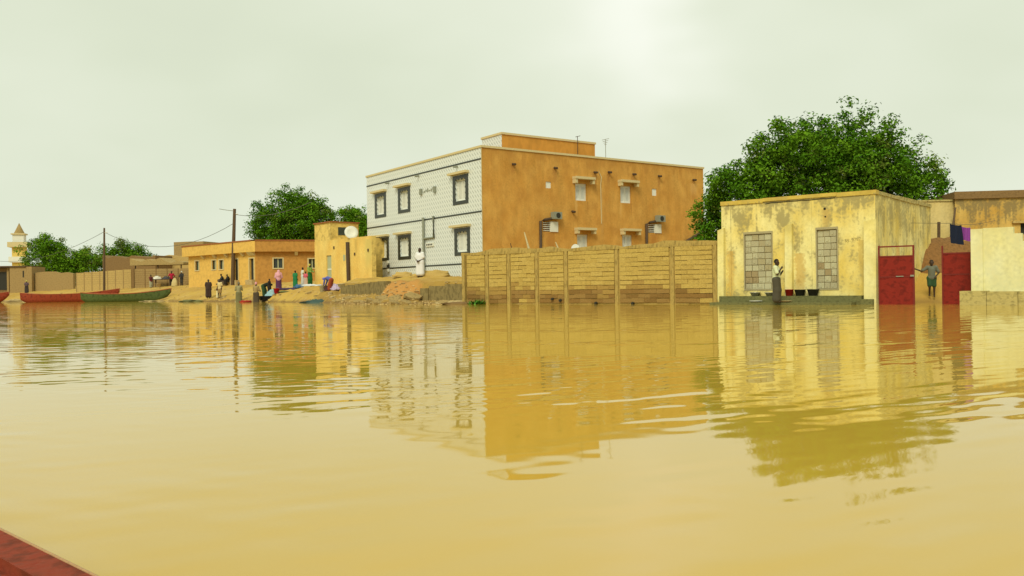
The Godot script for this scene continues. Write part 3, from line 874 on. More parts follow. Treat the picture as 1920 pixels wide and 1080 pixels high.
	b = B.new(r)
	b.quad(Vector3(0, 0, 0), Vector3(0, 0, -8), Vector3(0, 2.1, -8), Vector3(0, 2.1, 0))
	b.quad(Vector3(0, 0, -8), Vector3(-2.4, 0, -8), Vector3(-2.4, 2.1, -8), Vector3(0, 2.1, -8))
	b.quad(Vector3(-2.4, 0, -8), Vector3(-2.4, 0, 0), Vector3(-2.4, 2.1, 0), Vector3(-2.4, 2.1, -8))
	b.quad(Vector3(-2.4, 2.1, 0), Vector3(0, 2.1, 0), Vector3(0, 2.1, -8), Vector3(-2.4, 2.1, -8))
	put("roof_room", b, M.orange, h)
	bar(h, "coping", M.cream, Vector3(-2.46, 2.1, -8.06), Vector3(0.06, 2.24, 0.06), r)
	g = B.new()
	g.tube([Vector3(-2.8, 8.8, -9.8), Vector3(-2.8, 11.3, -9.8)], 0.025, 6)
	g.tube([Vector3(-3.0, 11.28, -9.8), Vector3(-2.5, 11.28, -9.8)], 0.02, 6)
	put("aerial", g, M.pipe, h)
	g = B.new()
	g.tube([Vector3(-1.0, 8.8, -10.8), Vector3(-1.0, 10.9, -10.8)], 0.02, 6)
	for k in 4: g.tube([Vector3(-1.35 + k * 0.08, 10.9 - k * 0.12, -10.8), Vector3(-0.65 - k * 0.08, 10.9 - k * 0.12, -10.8)], 0.015, 6)
	put("aerial", g, M.grey_metal, h)

func compound_wall():
	# corner at its end beside the yellow building; x = 0 there, running to x = -13.9
	var h := thing("compound_wall", "long tan block wall with piers rising straight out of the flood water", "wall", V(8.58, 0, 35.5), deg_to_rad(53.0 - 90.0))
	bar(h, "core", M.mortar, Vector3(-13.9, -1.0, -0.2), Vector3(0, 2.5, -0.02))
	var piers := [-13.75, -12.31, -10.93, -9.22, -7.55, -4.81, -2.09, -0.11]
	for x in piers:
		bar(h, "pier", M.pier, Vector3(x - rng.randf_range(0.06, 0.1), -1.0, -0.24), Vector3(x + rng.randf_range(0.06, 0.1), 2.52, 0.032 if x > -13 else 0.16))
	var c := B.new()
	for i in 28:
		var x0 := -13.95 + i * 0.499
		var p := []
		for k in 8:
			var xx := x0 + (0.499 if k & 1 else 0.0)
			var sag := 0.16 * nz.get_noise_2d(xx * 1.1, 60.0) + 0.10 * nz.get_noise_2d(xx * 5.0, 90.0)
			p.append(Vector3(xx, 2.67 + sag if k & 2 else 2.47, (0.04 + 0.05 * nz.get_noise_2d(xx * 3.0, 33.0)) if k & 4 else -0.26))
		c.hexa(p)
	put("coping_beam", c, M.pier, h)
	# the blocks, course by course between the piers
	var shapes := []
	for k in 5:
		var q := B.new()
		var p := []
		for i in 8:
			var j := Vector3(rng.randf_range(-0.006, 0.006), rng.randf_range(-0.008, 0.008), rng.randf_range(-0.006, 0.012) if i & 4 else 0.0)
			p.append(Vector3(0.5 if i & 1 else -0.5, 1.0 if i & 2 else 0.0, 1.0 if i & 4 else 0.0) * Vector3(1, 0.2, 0.05) + j)
		q.hexa(p)
		shapes.append(q.done())
	for i in piers.size() - 1:
		var a: float = piers[i] + 0.14; var b: float = piers[i + 1] - 0.14
		for row in 12:
			var n := int(round((b - a) / 0.56))
			var w := (b - a) / n
			var y := 0.06 + row * 0.203
			var cut := 0.5 * w if row % 2 else 0.0
			for k in n + (1 if row % 2 else 0):
				var x0 := maxf(a, a + k * w - cut) + 0.003; var x1 := minf(b, a + (k + 1) * w - cut) - 0.003
				var o := MeshInstance3D.new()
				o.name = "block"
				o.mesh = shapes[rng.randi() % 5]
				var mark := 0.62 + 0.28 * nz.get_noise_2d((x0 + 20.0) * 1.6, 5.0) + 0.08 * sin(x0)
				var wet := y < mark - 0.12 and rng.randf() < 0.9
				var damp := y < mark + 0.12 and rng.randf() < 0.75
				o.material_override = M.block_wet[rng.randi() % 3] if wet else (M.block_damp[rng.randi() % 2] if damp else M.block[rng.randi() % 4])
				h.add_child(o, true)
				var chip := -0.03 if rng.randf() < 0.05 else 0.0
				o.position = Vector3((x0 + x1) / 2, y + 0.03 * nz.get_noise_2d(x0 * 1.3, row * 0.15), -0.03 + rng.randf_range(-0.012, 0.012) + chip)
				o.rotation = Vector3(0, rng.randf_range(-0.012, 0.012), rng.randf_range(-0.012, 0.012))
				o.scale = Vector3(x1 - x0, rng.randf_range(0.84, 0.98), 1.0)
	for q in [[-8.3, 0.25], [-7.85, 0.18], [-5.9, 0.06], [-4.0, 0.05]]:
		var d := B.new()
		d.tube([Vector3(q[0], q[1], 0.0), Vector3(q[0], q[1] - 0.02, 0.14)], 0.06, 8)
		put("drain_spout", d, M.dark, h)

func yellow_house():
	var h := thing("yellow_house", "flat-roofed stained yellow building with two bricked-up windows beside the red gate", "house", V(13.45, 0, 31.5), deg_to_rad(51.0 - 90.0))
	var T := 4.2
	var sd := side()
	var wins := [[-5.14, -3.92, 0.55, 2.92], [-2.21, -1.36, 0.55, 2.95]]
	var ybase := Color(0.80, 0.735, 0.36); var yalt := Color(0.73, 0.57, 0.155); var mould := Color(0.32, 0.275, 0.13)
	var b := B.new()
	b.holed(-6.1, 0, -0.8, T, wins, 0.12)
	put("front_wall", b, spread(wall_tex(41, 6.1, T + 0.8, ybase, yalt, mould, {"top": 1.6, "mould": 0.85, "foot": 0.9, "stain": Color(0.58, 0.38, 0.09), "drips": [[0.42, 2.0, 3.0, 0.22, Color(0.55, 0.34, 0.07)], [3.25, 2.2, 2.6, 0.24, Color(0.55, 0.34, 0.07)], [5.6, 1.8, 2.6, 0.14, Color(0.5, 0.36, 0.1)], [4.25, 0.55, 1.1, 0.25, Color(0.6, 0.42, 0.12)]]}), -6.1, -0.8, 6.1, T + 0.8), h)
	b = B.new(sd)
	b.holed(0, 8.25, -0.8, T, [], 0.1)
	put("side_wall", b, spread(wall_tex(42, 8.25, T + 0.8, ybase, yalt, mould, {"top": 2.2, "mould": 0.75, "foot": 1.5, "stain": Color(0.3, 0.19, 0.06), "streak": 0.3}), 0, -0.8, 8.25, T + 0.8), h)
	b = B.new()
	b.quad(Vector3(-6.1, -0.8, -8.25), Vector3(-6.1, -0.8, 0), Vector3(-6.1, T, 0), Vector3(-6.1, T, -8.25))
	b.quad(Vector3(0, -0.8, -8.25), Vector3(-6.1, -0.8, -8.25), Vector3(-6.1, T, -8.25), Vector3(0, T, -8.25))
	b.quad(Vector3(-6.1, T - 0.1, 0), Vector3(0, T - 0.1, 0), Vector3(0, T - 0.1, -8.25), Vector3(-6.1, T - 0.1, -8.25))
	put("rear_wall", b, M.mud_pale, h)
	var rim := spread(wall_tex(43, 6.4, 0.6, Color(0.62, 0.46, 0.10), Color(0.5, 0.36, 0.09), mould, {"top": 0.1, "mould": 0.5, "foot": 0.0}), -6.2, T - 0.2, 6.4, 0.6)
	# roof edge: slab ends, one piece lifted along the crack
	for p in [[-6.12, -4.3, 0.0, 0.05], [-4.3, -1.4, 0.035, 0.06], [-1.4, 0.05, 0.0, 0.04]]:
		bar(h, "roof_edge", rim, Vector3(p[0] + 0.004, T - 0.13 + p[2], -0.3), Vector3(p[1], T + 0.03 + p[2] * 0.4, p[3]))
	for k in 6:
		var z := -0.3 - k * 1.33
		bar(h, "roof_edge", M.plinth_pale, Vector3(-0.3, T - 0.1 + rng.randf_range(-0.03, 0.02), z - 1.32), Vector3(0.04, T + 0.03 + rng.randf_range(-0.03, 0.02), z))
	# buttress piers on the front
	var pm := spread(wall_tex(44, 7.0, 4.0, Color(0.80, 0.76, 0.42), Color(0.74, 0.62, 0.2), mould, {"top": 0.4, "mould": 0.35, "foot": 0.8, "stain": Color(0.38, 0.26, 0.08)}), -6.3, -0.8, 7.0, 4.0)
	for p in [[-6.2, -5.93, 3.08, 0.22], [-3.36, -3.08, 3.1, 0.22], [-0.36, 0.07, 3.1, 0.26]]:
		var q := B.new()
		var pts := []
		for i in 8:
			var x: float = p[1] if i & 1 else p[0]
			pts.append(Vector3(x, (p[2] + (0.05 if i & 1 else -0.03)) if i & 2 else -0.8, (p[3] * (0.8 if i & 2 else 1.3)) if i & 4 else -0.03))
		q.hexa(pts)
		put("pier", q, pm, h)
	# bricked-up windows
	for wi in 2:
		var w = wins[wi]
		var f := B.new()
		var x0: float = w[0]; var x1: float = w[1]; var y0: float = w[2]; var y1: float = w[3]
		f.box(Vector3(x0, y0, -0.1), Vector3(x0 + 0.045, y1, 0.025)); f.box(Vector3(x1 - 0.045, y0, -0.1), Vector3(x1, y1, 0.025))
		f.box(Vector3(x0 + 0.045, y0, -0.1), Vector3(x1 - 0.045, y0 + 0.05, 0.025)); f.box(Vector3(x0 + 0.045, y1 - 0.09, -0.1), Vector3(x1 - 0.045, y1, 0.03))
		var win := put("blocked_window", f, M.brick[2], h)
		bar(win, "mortar_bed", M.mortar, Vector3(x0 + 0.045, y0 + 0.05, -0.11), Vector3(x1 - 0.045, y1 - 0.09, -0.075))
		var rows := 9
		for r in rows:
			var ya := lerpf(y0 + 0.06, y1 - 0.1, float(r) / rows); var yb := lerpf(y0 + 0.06, y1 - 0.1, float(r + 1) / rows) - 0.022
			var xs := [x0 + 0.06]
			var n := 4 if wi == 0 else 3
			for k in range(1, n): xs.append(lerpf(x0 + 0.06, x1 - 0.06, float(k) / n) + rng.randf_range(-0.035, 0.035))
			xs.append(x1 - 0.06)
			for k in n:
				var m = M.brick[rng.randi() % 5 if (r + k) % 3 == 0 else (rng.randi() % 2) * 3]
				if wi == 0 and (r == 2 or r == 1) and k < 2: m = M.brick[2 + 2 * (rng.randi() % 2)]
				var br := B.new()
				var z := rng.randf_range(-0.05, -0.005)
				br.box(Vector3(xs[k], ya, -0.08), Vector3(xs[k + 1] - 0.02, yb, z))
				if rng.randf() < 0.5:   # open cell of a hollow block
					br.box(Vector3(xs[k] + 0.05, ya + 0.05, z), Vector3(xs[k] + 0.05 + (xs[k + 1] - xs[k]) * 0.35, yb - 0.05, z + 0.015))
				put("brick", br, m, win)
	# stepped concrete plinth at the water
	bar(h, "upper_step", M.plinth, Vector3(-6.05, -0.8, 0.0), Vector3(-0.42, 0.33, 0.42))
	bar(h, "lower_step", M.plinth, Vector3(-6.2, -0.8, 0.42), Vector3(-0.6, 0.09, 1.0))
	bar(h, "corner_step", M.plinth, Vector3(-0.42, -0.8, 0.27), Vector3(0.0, 0.2, 0.5))
	# writing scratched on the plaster
	var txt := TextMesh.new()
	txt.text = "Sy. 9797"
	var fnt := SystemFont.new()
	fnt.font_names = PackedStringArray(["Droid Serif"])
	fnt.font_italic = true
	txt.font = fnt
	txt.font_size = 18
	txt.pixel_size = 0.0085
	txt.depth = 0.004
	var g := put("graffiti", txt, mat(Color(0.12, 0.09, 0.04), 0.9), h)
	g.position = Vector3(-0.82, 2.42, 0.003)
	g.rotation.z = 0.09
	for q in [[-1.85, 3.66, 0.05], [-1.83, 3.36, 0.03]]:
		var d := B.new()
		d.tube([Vector3(q[0], q[1], -0.01), Vector3(q[0], q[1] - 0.01, 0.02)], q[2], 8)
		put("wall_hole", d, M.dark, h)
	var cr := B.new()
	var cp := []
	for k in 12: cp.append(Vector3(-4.2 + k * 0.25, T - 0.16 + rng.randf_range(-0.012, 0.012) - 0.02 * (k == 10 or k == 0 as int), 0.012))
	cr.tube(cp, 0.014, 5)
	put("crack", cr, M.dark, h)

func gate_leaf(label: String, a: Vector3, b: Vector3, high: float, panel_top: float, post_up: float):
	var d := b - a
	var h := thing("gate_leaf", label, "gate", a, atan2(-d.z, d.x), "red metal gate leaves")
	var w := d.length()
	bar(h, "stile", M.red_frame, Vector3(0, -0.5, -0.03), Vector3(0.05, high + post_up, 0.03)); bar(h, "stile", M.red_frame, Vector3(w - 0.06, -0.5, -0.03), Vector3(w, high, 0.035))
	bar(h, "rail", M.red_frame, Vector3(0.05, high - 0.05, -0.025), Vector3(w - 0.06, high, 0.025))
	if high > panel_top + 0.1: bar(h, "rail", M.red_frame, Vector3(0.05, panel_top, -0.025), Vector3(w - 0.06, panel_top + 0.045, 0.025))
	var mid := panel_top * 0.58
	bar(h, "lower_sheet", M.red_metal, Vector3(0.05, -0.5, -0.012), Vector3(w - 0.06, mid - 0.004, 0.012))
	bar(h, "upper_sheet", M.red_metal, Vector3(0.05, mid + 0.004, -0.014), Vector3(w - 0.06, minf(panel_top, high - 0.05), 0.010))
	bar(h, "seam_strip", M.red_frame, Vector3(0.05, mid - 0.02, 0.012), Vector3(w - 0.06, mid + 0.02, 0.024))
	return h

func right_corner():
	var g: Node3D = gate_leaf("red metal gate leaf with open frame on top, hinged at the yellow building's corner", V(13.36, 0, 31.1), V(14.35, 0, 30.4), 2.12, 1.72, 0.02)
	bar(g, "latch", M.grey_metal, Vector3(1.08, 1.0, 0.03), Vector3(1.2, 1.06, 0.07))
	bar(g, "latch", M.grey_metal, Vector3(0.6, 1.0, 0.026), Vector3(0.85, 1.03, 0.05))
	bar(g, "wall_stub", M.mud_pale, Vector3(0.62, 1.77, -0.02), Vector3(0.72, 2.06, 0.02))
	gate_leaf("plain red metal gate leaf leaning by the pale yellow wall pier", V(15.22, 0, 30.2), V(15.98, 0, 29.6), 1.82, 1.82, 0.25)
	# pale wall on a ledge, beside the second leaf
	var ang := deg_to_rad(-39.0)
	var h := thing("courtyard_wall", "pale yellow plastered wall with stepped top on a crumbling ledge in the water", "wall", V(15.6, 0, 28.95), ang)
	var wm := spread(wall_tex(51, 6.0, 3.4, Color(0.72, 0.72, 0.48), Color(0.70, 0.66, 0.34), Color(0.5, 0.42, 0.18), {"top": 0.3, "mould": 0.25, "foot": 0.7, "stain": Color(0.55, 0.38, 0.1)}), 0.0, -0.8, 6.0, 3.4)
	bar(h, "pier", wm, Vector3(0.0, -0.8, -0.3), Vector3(0.36, 2.56, 0.1))
	bar(h, "wall_panel", wm, Vector3(0.36, -0.8, -0.22), Vector3(1.25, 2.58, 0.02))
	bar(h, "wall_panel", wm, Vector3(1.25, -0.8, -0.22), Vector3(1.5, 2.36, 0.02))
	bar(h, "wall_panel", wm, Vector3(1.5, -0.8, -0.22), Vector3(5.8, 2.1, 0.02))
	for k in 6:
		bar(h, "ledge", M.plinth_pale, Vector3(-0.35 + k * 0.9 + (0.1 if k == 0 else 0.0), -0.8, 0.02), Vector3(-0.35 + (k + 1) * 0.9 - 0.012, 0.46 + rng.randf_range(-0.02, 0.02), 0.62 + rng.randf_range(-0.03, 0.03)))
	# stained building behind
	var k := thing("stained_house", "old yellow building with dark damp streaks and flat brown roof edge behind the courtyard", "house", V(21.85, 0, 42.0), deg_to_rad(-8.0))
	var T := 4.85
	var b := B.new()
	b.holed(0, 13, 0, T, [[3.0, 3.35, 3.05, 3.6], [0.75, 1.1, 2.6, 3.25]], 0.2)
	put("front_wall", b, spread(wall_tex(52, 13, T, Color(0.60, 0.42, 0.13), Color(0.52, 0.31, 0.07), Color(0.22, 0.17, 0.08), {"top": 1.6, "mould": 0.85, "foot": 0.5, "streak": 0.2}), 0, 0, 13, T), k)
	b = B.new()
	b.box(Vector3(-0.05, T, -8), Vector3(13.2, T + 0.36, 0.12))
	put("roof_edge", b, M.mud_dark, k)
	b = B.new()
	b.box(Vector3(0, 0, -8), Vector3(13, T, -0.25))
	put("rear_wall", b, M.mud_pale, k)
	bar(k, "window_pane", M.dark, Vector3(3.0, 3.05, -0.2), Vector3(3.35, 3.6, -0.17))
	bar(k, "window_lintel", M.mud_pale, Vector3(2.6, 3.6, 0), Vector3(3.45, 3.7, 0.14))
	bar(k, "window_pane", M.dark, Vector3(0.75, 2.6, -0.2), Vector3(1.1, 3.25, -0.17))
	var e := thing("outhouse", "small pale cream outhouse between the yellow building and the stained house", "house", V(20.2, 0, 42.3), deg_to_rad(-2.0))
	bar(e, "wall", spread(wall_tex(53, 1.8, 5.0, Color(0.68, 0.56, 0.27), Color(0.6, 0.47, 0.19), Color(0.4, 0.3, 0.12), {"top": 0.2, "mould": 0.2, "foot": 1.6, "stain": Color(0.42, 0.27, 0.08)}), 0, 0, 1.8, 5.0), Vector3(0, 0, -3), Vector3(1.7, 4.78, 0))
	bar(e, "roof_edge", M.plinth_pale, Vector3(-0.06, 4.78, -3), Vector3(1.72, 4.86, 0.06))
	var p := B.new()
	p.tube([V(21.0, 2.6, 40.9), V(21.4, 3.6, 41.3), V(21.75, 4.4, 41.75)], [0.06, 0.05, 0.04], 7)
	single("leaning_branch", "dark crooked branch leaning against the cream outhouse", "branch", p, M.wood)
	p = B.new()
	p.tube([V(20.0, 0.6, 40.0), V(20.05, 3.6, 40.0)], 0.07, 7)
	single("wooden_post", "dark wooden post at the far corner of the yellow building", "post", p, M.wood)
	# earth heap of the courtyard
	var hp := B.new()
	hp.st.set_smooth_group(1)
	var rows := []
	for j in 19:
		var row := []
		for i in 25:
			var u := i / 24.0; var w := j / 18.0
			var x := lerpf(16.6, 22.6, u); var d := lerpf(34.2, 40.0, w)
			var y := 0.2 + 2.6 * ss(0.0, 0.75, w) * ss(0.0, 0.2, u) * (1.0 - 0.25 * ss(0.5, 1.0, u))
			y = floorf(y * 4.0) / 4.0 * 0.7 + y * 0.3 + nz.get_noise_2d(x * 4.0, d * 4.0) * 0.22
			row.append(V(x, y, d))
		rows.append(row)
	for j in 18:
		for i in 24:
			hp.quad(rows[j][i], rows[j][i + 1], rows[j + 1][i + 1], rows[j + 1][i])
	var hm := mat(Color(0.27, 0.135, 0.045), 0.97, {"tex": noise_tex(61, 0.03, [[0.0, grey(0.4)], [0.45, grey(0.8)], [1.0, grey(1.0)]]), "scale": Vector3(0.4, 1.6, 0.4)})
	single("earth_heap", "layered heap of brown earth in the courtyard behind the red gate", "heap", hp, hm)
	# washing
	p = B.new()
	var lp := []
	for i in 9: lp.append(V(lerpf(16.9, 18.6, i / 8.0), 3.12 - 0.12 * sin(PI * i / 8.0), lerpf(33.4, 32.8, i / 8.0)))
	lp[0] = V(16.2, 3.2, 34.6)
	p.tube(lp, 0.008, 5)
	single("washing_line", "thin washing line strung across the courtyard", "line", p, M.wire)
	for c in [["navy blue cloth hanging on the washing line", Color(0.012, 0.018, 0.045), 17.13, 0.40, 0.78, 3.08], ["purple cloth hanging on the washing line beside the navy one", Color(0.26, 0.06, 0.36), 17.56, 0.31, 0.56, 2.98]]:
		var q := B.new()
		q.st.set_smooth_group(1)
		for j in 8:
			for i in 8:
				var f := func(a: int, e2: int) -> Vector3:
					var u := a / 8.0; var w := e2 / 8.0
					return V(c[2] + u * c[3] + 0.05 * w, c[5] - w * c[4] - 0.05 * sin(u * PI) * (1.0 - w) - 0.08 * u, 33.32 - 0.12 * u + 0.05 * sin(u * 9.0 + w * 2.0))
				q.quad(f.call(i, j + 1), f.call(i + 1, j + 1), f.call(i + 1, j), f.call(i, j))
		single("hanging_cloth", c[0], "cloth", q, cloth(c[1]), Vector3.ZERO, 0.0, "washing on the line")

func bracket(parent: Node, xf: Transform3D, x: float, y: float, w: float, out: float):
	var b := B.new(xf)
	var p := []
	for i in 8:
		var low := not (i & 2)
		p.append(Vector3(x + (w if i & 1 else 0.0), y if not low else y - 0.34, (out if not low else 0.12) if i & 4 else 0.0))
	b.hexa(p)
	put("bracket", b, M.cream, parent)

func mustard_house():
	var h := thing("long_house", "long low mustard house with deep red-edged parapet and dark doors", "house", V(-24.05, 0, 80.0), deg_to_rad(47.0 - 90.0))
	var L := 13.2; var base := 1.0; var eave := 4.5; var top := 5.5
	var sl := Transform3D(Basis(Vector3.UP, deg_to_rad(90.0 - 73.7 + 43.0)), Vector3.ZERO)   # the second wall turns away at an obtuse corner
	var openings := [[-11.7, -10.9, 3.05, 3.98], [-8.2, -7.4, 3.05, 3.95], [-6.75, -5.9, 3.05, 3.93], [-3.9, -3.1, 1.9, 3.92], [-1.0, -0.22, 1.9, 3.9]]
	var b := B.new()
	b.holed(-L, 0, base, eave, openings, 0.25)
	put("front_wall", b, M.mustard, h)
	var o2 := [[1.68, 2.48, 2.98, 3.87], [4.9, 5.55, 2.98, 3.82]]
	var W := 9.0
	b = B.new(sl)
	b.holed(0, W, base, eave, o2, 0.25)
	put("end_wall", b, M.ochre, h)  # same plaster as the front; its shaded side is painted in
	for f in [[Transform3D.IDENTITY, openings], [sl, o2]]:
		for w in f[1]:
			var door: bool = w[2] < 2.5
			bar(h, "door" if door else "window", M.dark if door else M.dark_glass, Vector3(w[0], w[2], -0.24), Vector3(w[1], w[3], -0.18), f[0])
			var fr := B.new(f[0])
			fr.box(Vector3(w[0] - 0.12, w[2] - 0.1, 0), Vector3(w[0], w[3] + 0.1, 0.04)); fr.box(Vector3(w[1], w[2] - 0.1, 0), Vector3(w[1] + 0.12, w[3] + 0.1, 0.04))
			fr.box(Vector3(w[0], w[3], 0), Vector3(w[1], w[3] + 0.1, 0.04)); fr.box(Vector3(w[0], w[2] - 0.1, 0), Vector3(w[1], w[2], 0.06))
			put("opening_trim", fr, M.cream, h)
			if not door:
				bar(h, "window_bar", M.door_green, Vector3((w[0] + w[1]) / 2 - 0.05, w[2], -0.17), Vector3((w[0] + w[1]) / 2 + 0.05, w[3], -0.1), f[0])
				bar(h, "window_bar", M.dark, Vector3(w[0], w[2], -0.17), Vector3(w[0] + 0.07, w[3], -0.1), f[0])
			else:
				bar(h, "door_step", M.stone_pale, Vector3(w[0] - 0.2, base, 0), Vector3(w[1] + 0.2, w[2], 0.35), f[0])
	# jutting parapet
	b = B.new()
	b.box(Vector3(-L - 0.5, eave, -9), Vector3(-0.01, top, 0.45))
	put("parapet", b, M.mustard, h)
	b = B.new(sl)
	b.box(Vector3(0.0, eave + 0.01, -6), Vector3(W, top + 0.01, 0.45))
	put("parapet", b, M.ochre, h)  # parapet over the end wall, with the same painted-in shade
	b = B.new()
	b.box(Vector3(-L - 0.55, top, -9), Vector3(0.0, top + 0.12, 0.5))
	put("parapet_cap", b, M.roof_red, h)
	b = B.new(sl)
	b.box(Vector3(0.0, top + 0.01, -6), Vector3(W, top + 0.13, 0.5))
	put("parapet_cap", b, M.roof_red, h)
	# rounded-off corner of the parapet between the two walls
	var e1 := Vector3(0, 0, 0.45); var e2 := sl * Vector3(0, 0, 0.45)
	b = B.new()
	b.quad(e1 + Vector3(0, eave, 0), e2 + Vector3(0, eave, 0), e2 + Vector3(0, top, 0), e1 + Vector3(0, top, 0))
	b.tri(e1 + Vector3(0, top + 0.12, 0), e2 + Vector3(0, top + 0.12, 0), Vector3(0, top + 0.12, 0))
	b.tri(e2 + Vector3(0, eave, 0), e1 + Vector3(0, eave, 0), Vector3(0, eave, 0))
	put("parapet_corner", b, M.mustard, h)
	for x in [-9.9, -7.54, -5.23, -2.18]:
		bracket(h, Transform3D.IDENTITY, x, eave, 0.3, 0.42)
	bracket(h, Transform3D.IDENTITY, -0.9, eave, 0.9, 0.44)
	bracket(h, sl, 3.6, eave, 0.3, 0.42)
	b = B.new()
	b.box(Vector3(-L, base, -9), Vector3(-0.3, eave - 0.01, -0.3))
	put("inner_wall", b, M.mustard, h)

func annex():
	var h := thing("annex", "mustard annex with roof turret, pale door and satellite dish roof beside the tiled house", "house", V(-9.83, 0, 60.0), deg_to_rad(40.0 - 90.0))
	var L := 8.6; var T := 4.6
	var b := B.new()
	b.holed(-L, 0, 0.6, T, [[-6.69, -5.91, 1.4, 3.45]], 0.15)
	put("front_wall", b, spread(wall_tex(71, L, T - 0.6, Color(0.80, 0.60, 0.20), Color(0.74, 0.49, 0.13), Color(0.48, 0.36, 0.11), {"top": 0.3, "mould": 0.25, "foot": 0.6, "stain": Color(0.6, 0.34, 0.075), "drips": [[8.2, 0.2, 3.0, 0.7, Color(0.56, 0.48, 0.16)], [6.4, 0.1, 1.6, 0.3, Color(0.5, 0.36, 0.11)]]}), -L, 0.6, L, T - 0.6), h)
	b = B.new()
	# far end broken away towards the tiled house
	b.box(Vector3(-L, 0.6, -2.2), Vector3(-1.9, T - 0.02, -0.16))
	put("rear_wall", b, M.annex, h)
	b = B.new(side())
	b.quad(Vector3(0, 0.6, 0), Vector3(0.35, 0.6, 0), Vector3(0.35, T, 0), Vector3(0, T, 0))
	b.quad(Vector3(0.35, 0.6, 0), Vector3(0.35, 0.6, -2.0), Vector3(0.35, T, -2.0), Vector3(0.35, T, 0))
	b.quad(Vector3(0, T, 0), Vector3(0.35, T, 0), Vector3(0.35, T, -2.0), Vector3(0, T, -2.0))
	put("end_wall", b, M.annex, h)
	bar(h, "door", M.door_green, Vector3(-6.69, 1.4, -0.14), Vector3(-5.91, 3.45, -0.08))
	bar(h, "door_rail", M.white, Vector3(-6.64, 2.35, -0.08), Vector3(-5.96, 2.45, -0.06))
	bar(h, "wall_patch", M.door_green, Vector3(-4.05, 2.98, 0), Vector3(-3.75, 3.4, 0.02))
	for q in [[-5.5, 3.9], [-2.4, 3.3], [-0.5, 3.5]]:
		bar(h, "wall_socket", M.pipe, Vector3(q[0], q[1], 0), Vector3(q[0] + 0.12, q[1] + 0.2, 0.06))
	var p := B.new()
	p.tube([Vector3(-3.2, 4.3, 0.12), Vector3(-3.08, 0.9, 0.14)], 0.14, 8)
	put("drain_pipe", p, M.pipe, h)
	# roof turret
	b = B.new(Transform3D(Basis.IDENTITY, Vector3(-8.6, T, -0.02)))
	b.holed(0, 2.6, 0, 1.35, [], 0.1)
	b.box(Vector3(0, 0, -2.4), Vector3(2.6, 1.34, -0.02))
	put("turret", b, M.annex, h)
	bar(h, "turret_cap", M.roof_red, Vector3(-8.68, T + 1.35, -2.5), Vector3(-5.92, T + 1.43, 0.08))
	bar(h, "turret_window", M.dark_glass, Vector3(-1.75, T + 0.4, 0), Vector3(-0.75, T + 1.0, 0.02), Transform3D(Basis(Vector3(0, 0, -1), Vector3.UP, Vector3(1, 0, 0)), Vector3(-6.0, 0, -2.4)))
	var d := thing("satellite_dish", "white round satellite dish standing on the annex roof", "dish", V(-11.75, 4.55, 62.6), deg_to_rad(20))
	var q := B.new(Transform3D(Basis(Vector3(1, 0, 0), deg_to_rad(72)), Vector3(0, 0.42, 0)))
	q.lathe([Vector2(0.0, 0.0), Vector2(0.25, 0.03), Vector2(0.5, 0.14), Vector2(0.5, 0.17), Vector2(0.25, 0.06), Vector2(0.0, 0.03)], 24)
	put("bowl", q, M.white, d)
	q = B.new()
	q.tube([Vector3(0, -0.05, -0.1), Vector3(0, 0.42, -0.05)], 0.04, 7)
	put("mast", q, M.grey_metal, d)

func ruin(called: String, label: String, cat: String, a: Vector3, b: Vector3, y0: float, y1: float, thick: float, m, rough := 0.2, group := ""):
	# an earthen wall with an uneven top, from a to b
	var d := b - a
	var w := d.length()
	var h := thing(called, label, cat, a, atan2(-d.z, d.x), group)
	var q := B.new()
	var n := maxi(3, int(w / 0.8))
	var tops := []
	for i in n + 1: tops.append(y1 + rough * nz.get_noise_2d(i * 0.9 * 8.0, a.x * 3.0) * 1.4)
	for i in n:
		var x0 := w * i / n; var x1 := w * (i + 1) / n
		var p := []
		for k in 8:
			p.append(Vector3(x1 if k & 1 else x0, (tops[i + 1] if k & 1 else tops[i]) if k & 2 else y0, 0.0 if k & 4 else -thick))
		q.quad(p[4], p[5], p[7], p[6]); q.quad(p[6], p[7], p[3], p[2]); q.quad(p[1], p[0], p[2], p[3])
		if i == 0: q.quad(p[0], p[4], p[6], p[2])
		if i == n - 1: q.quad(p[5], p[1], p[3], p[7])
	put("wall", q, m, h)
	return h

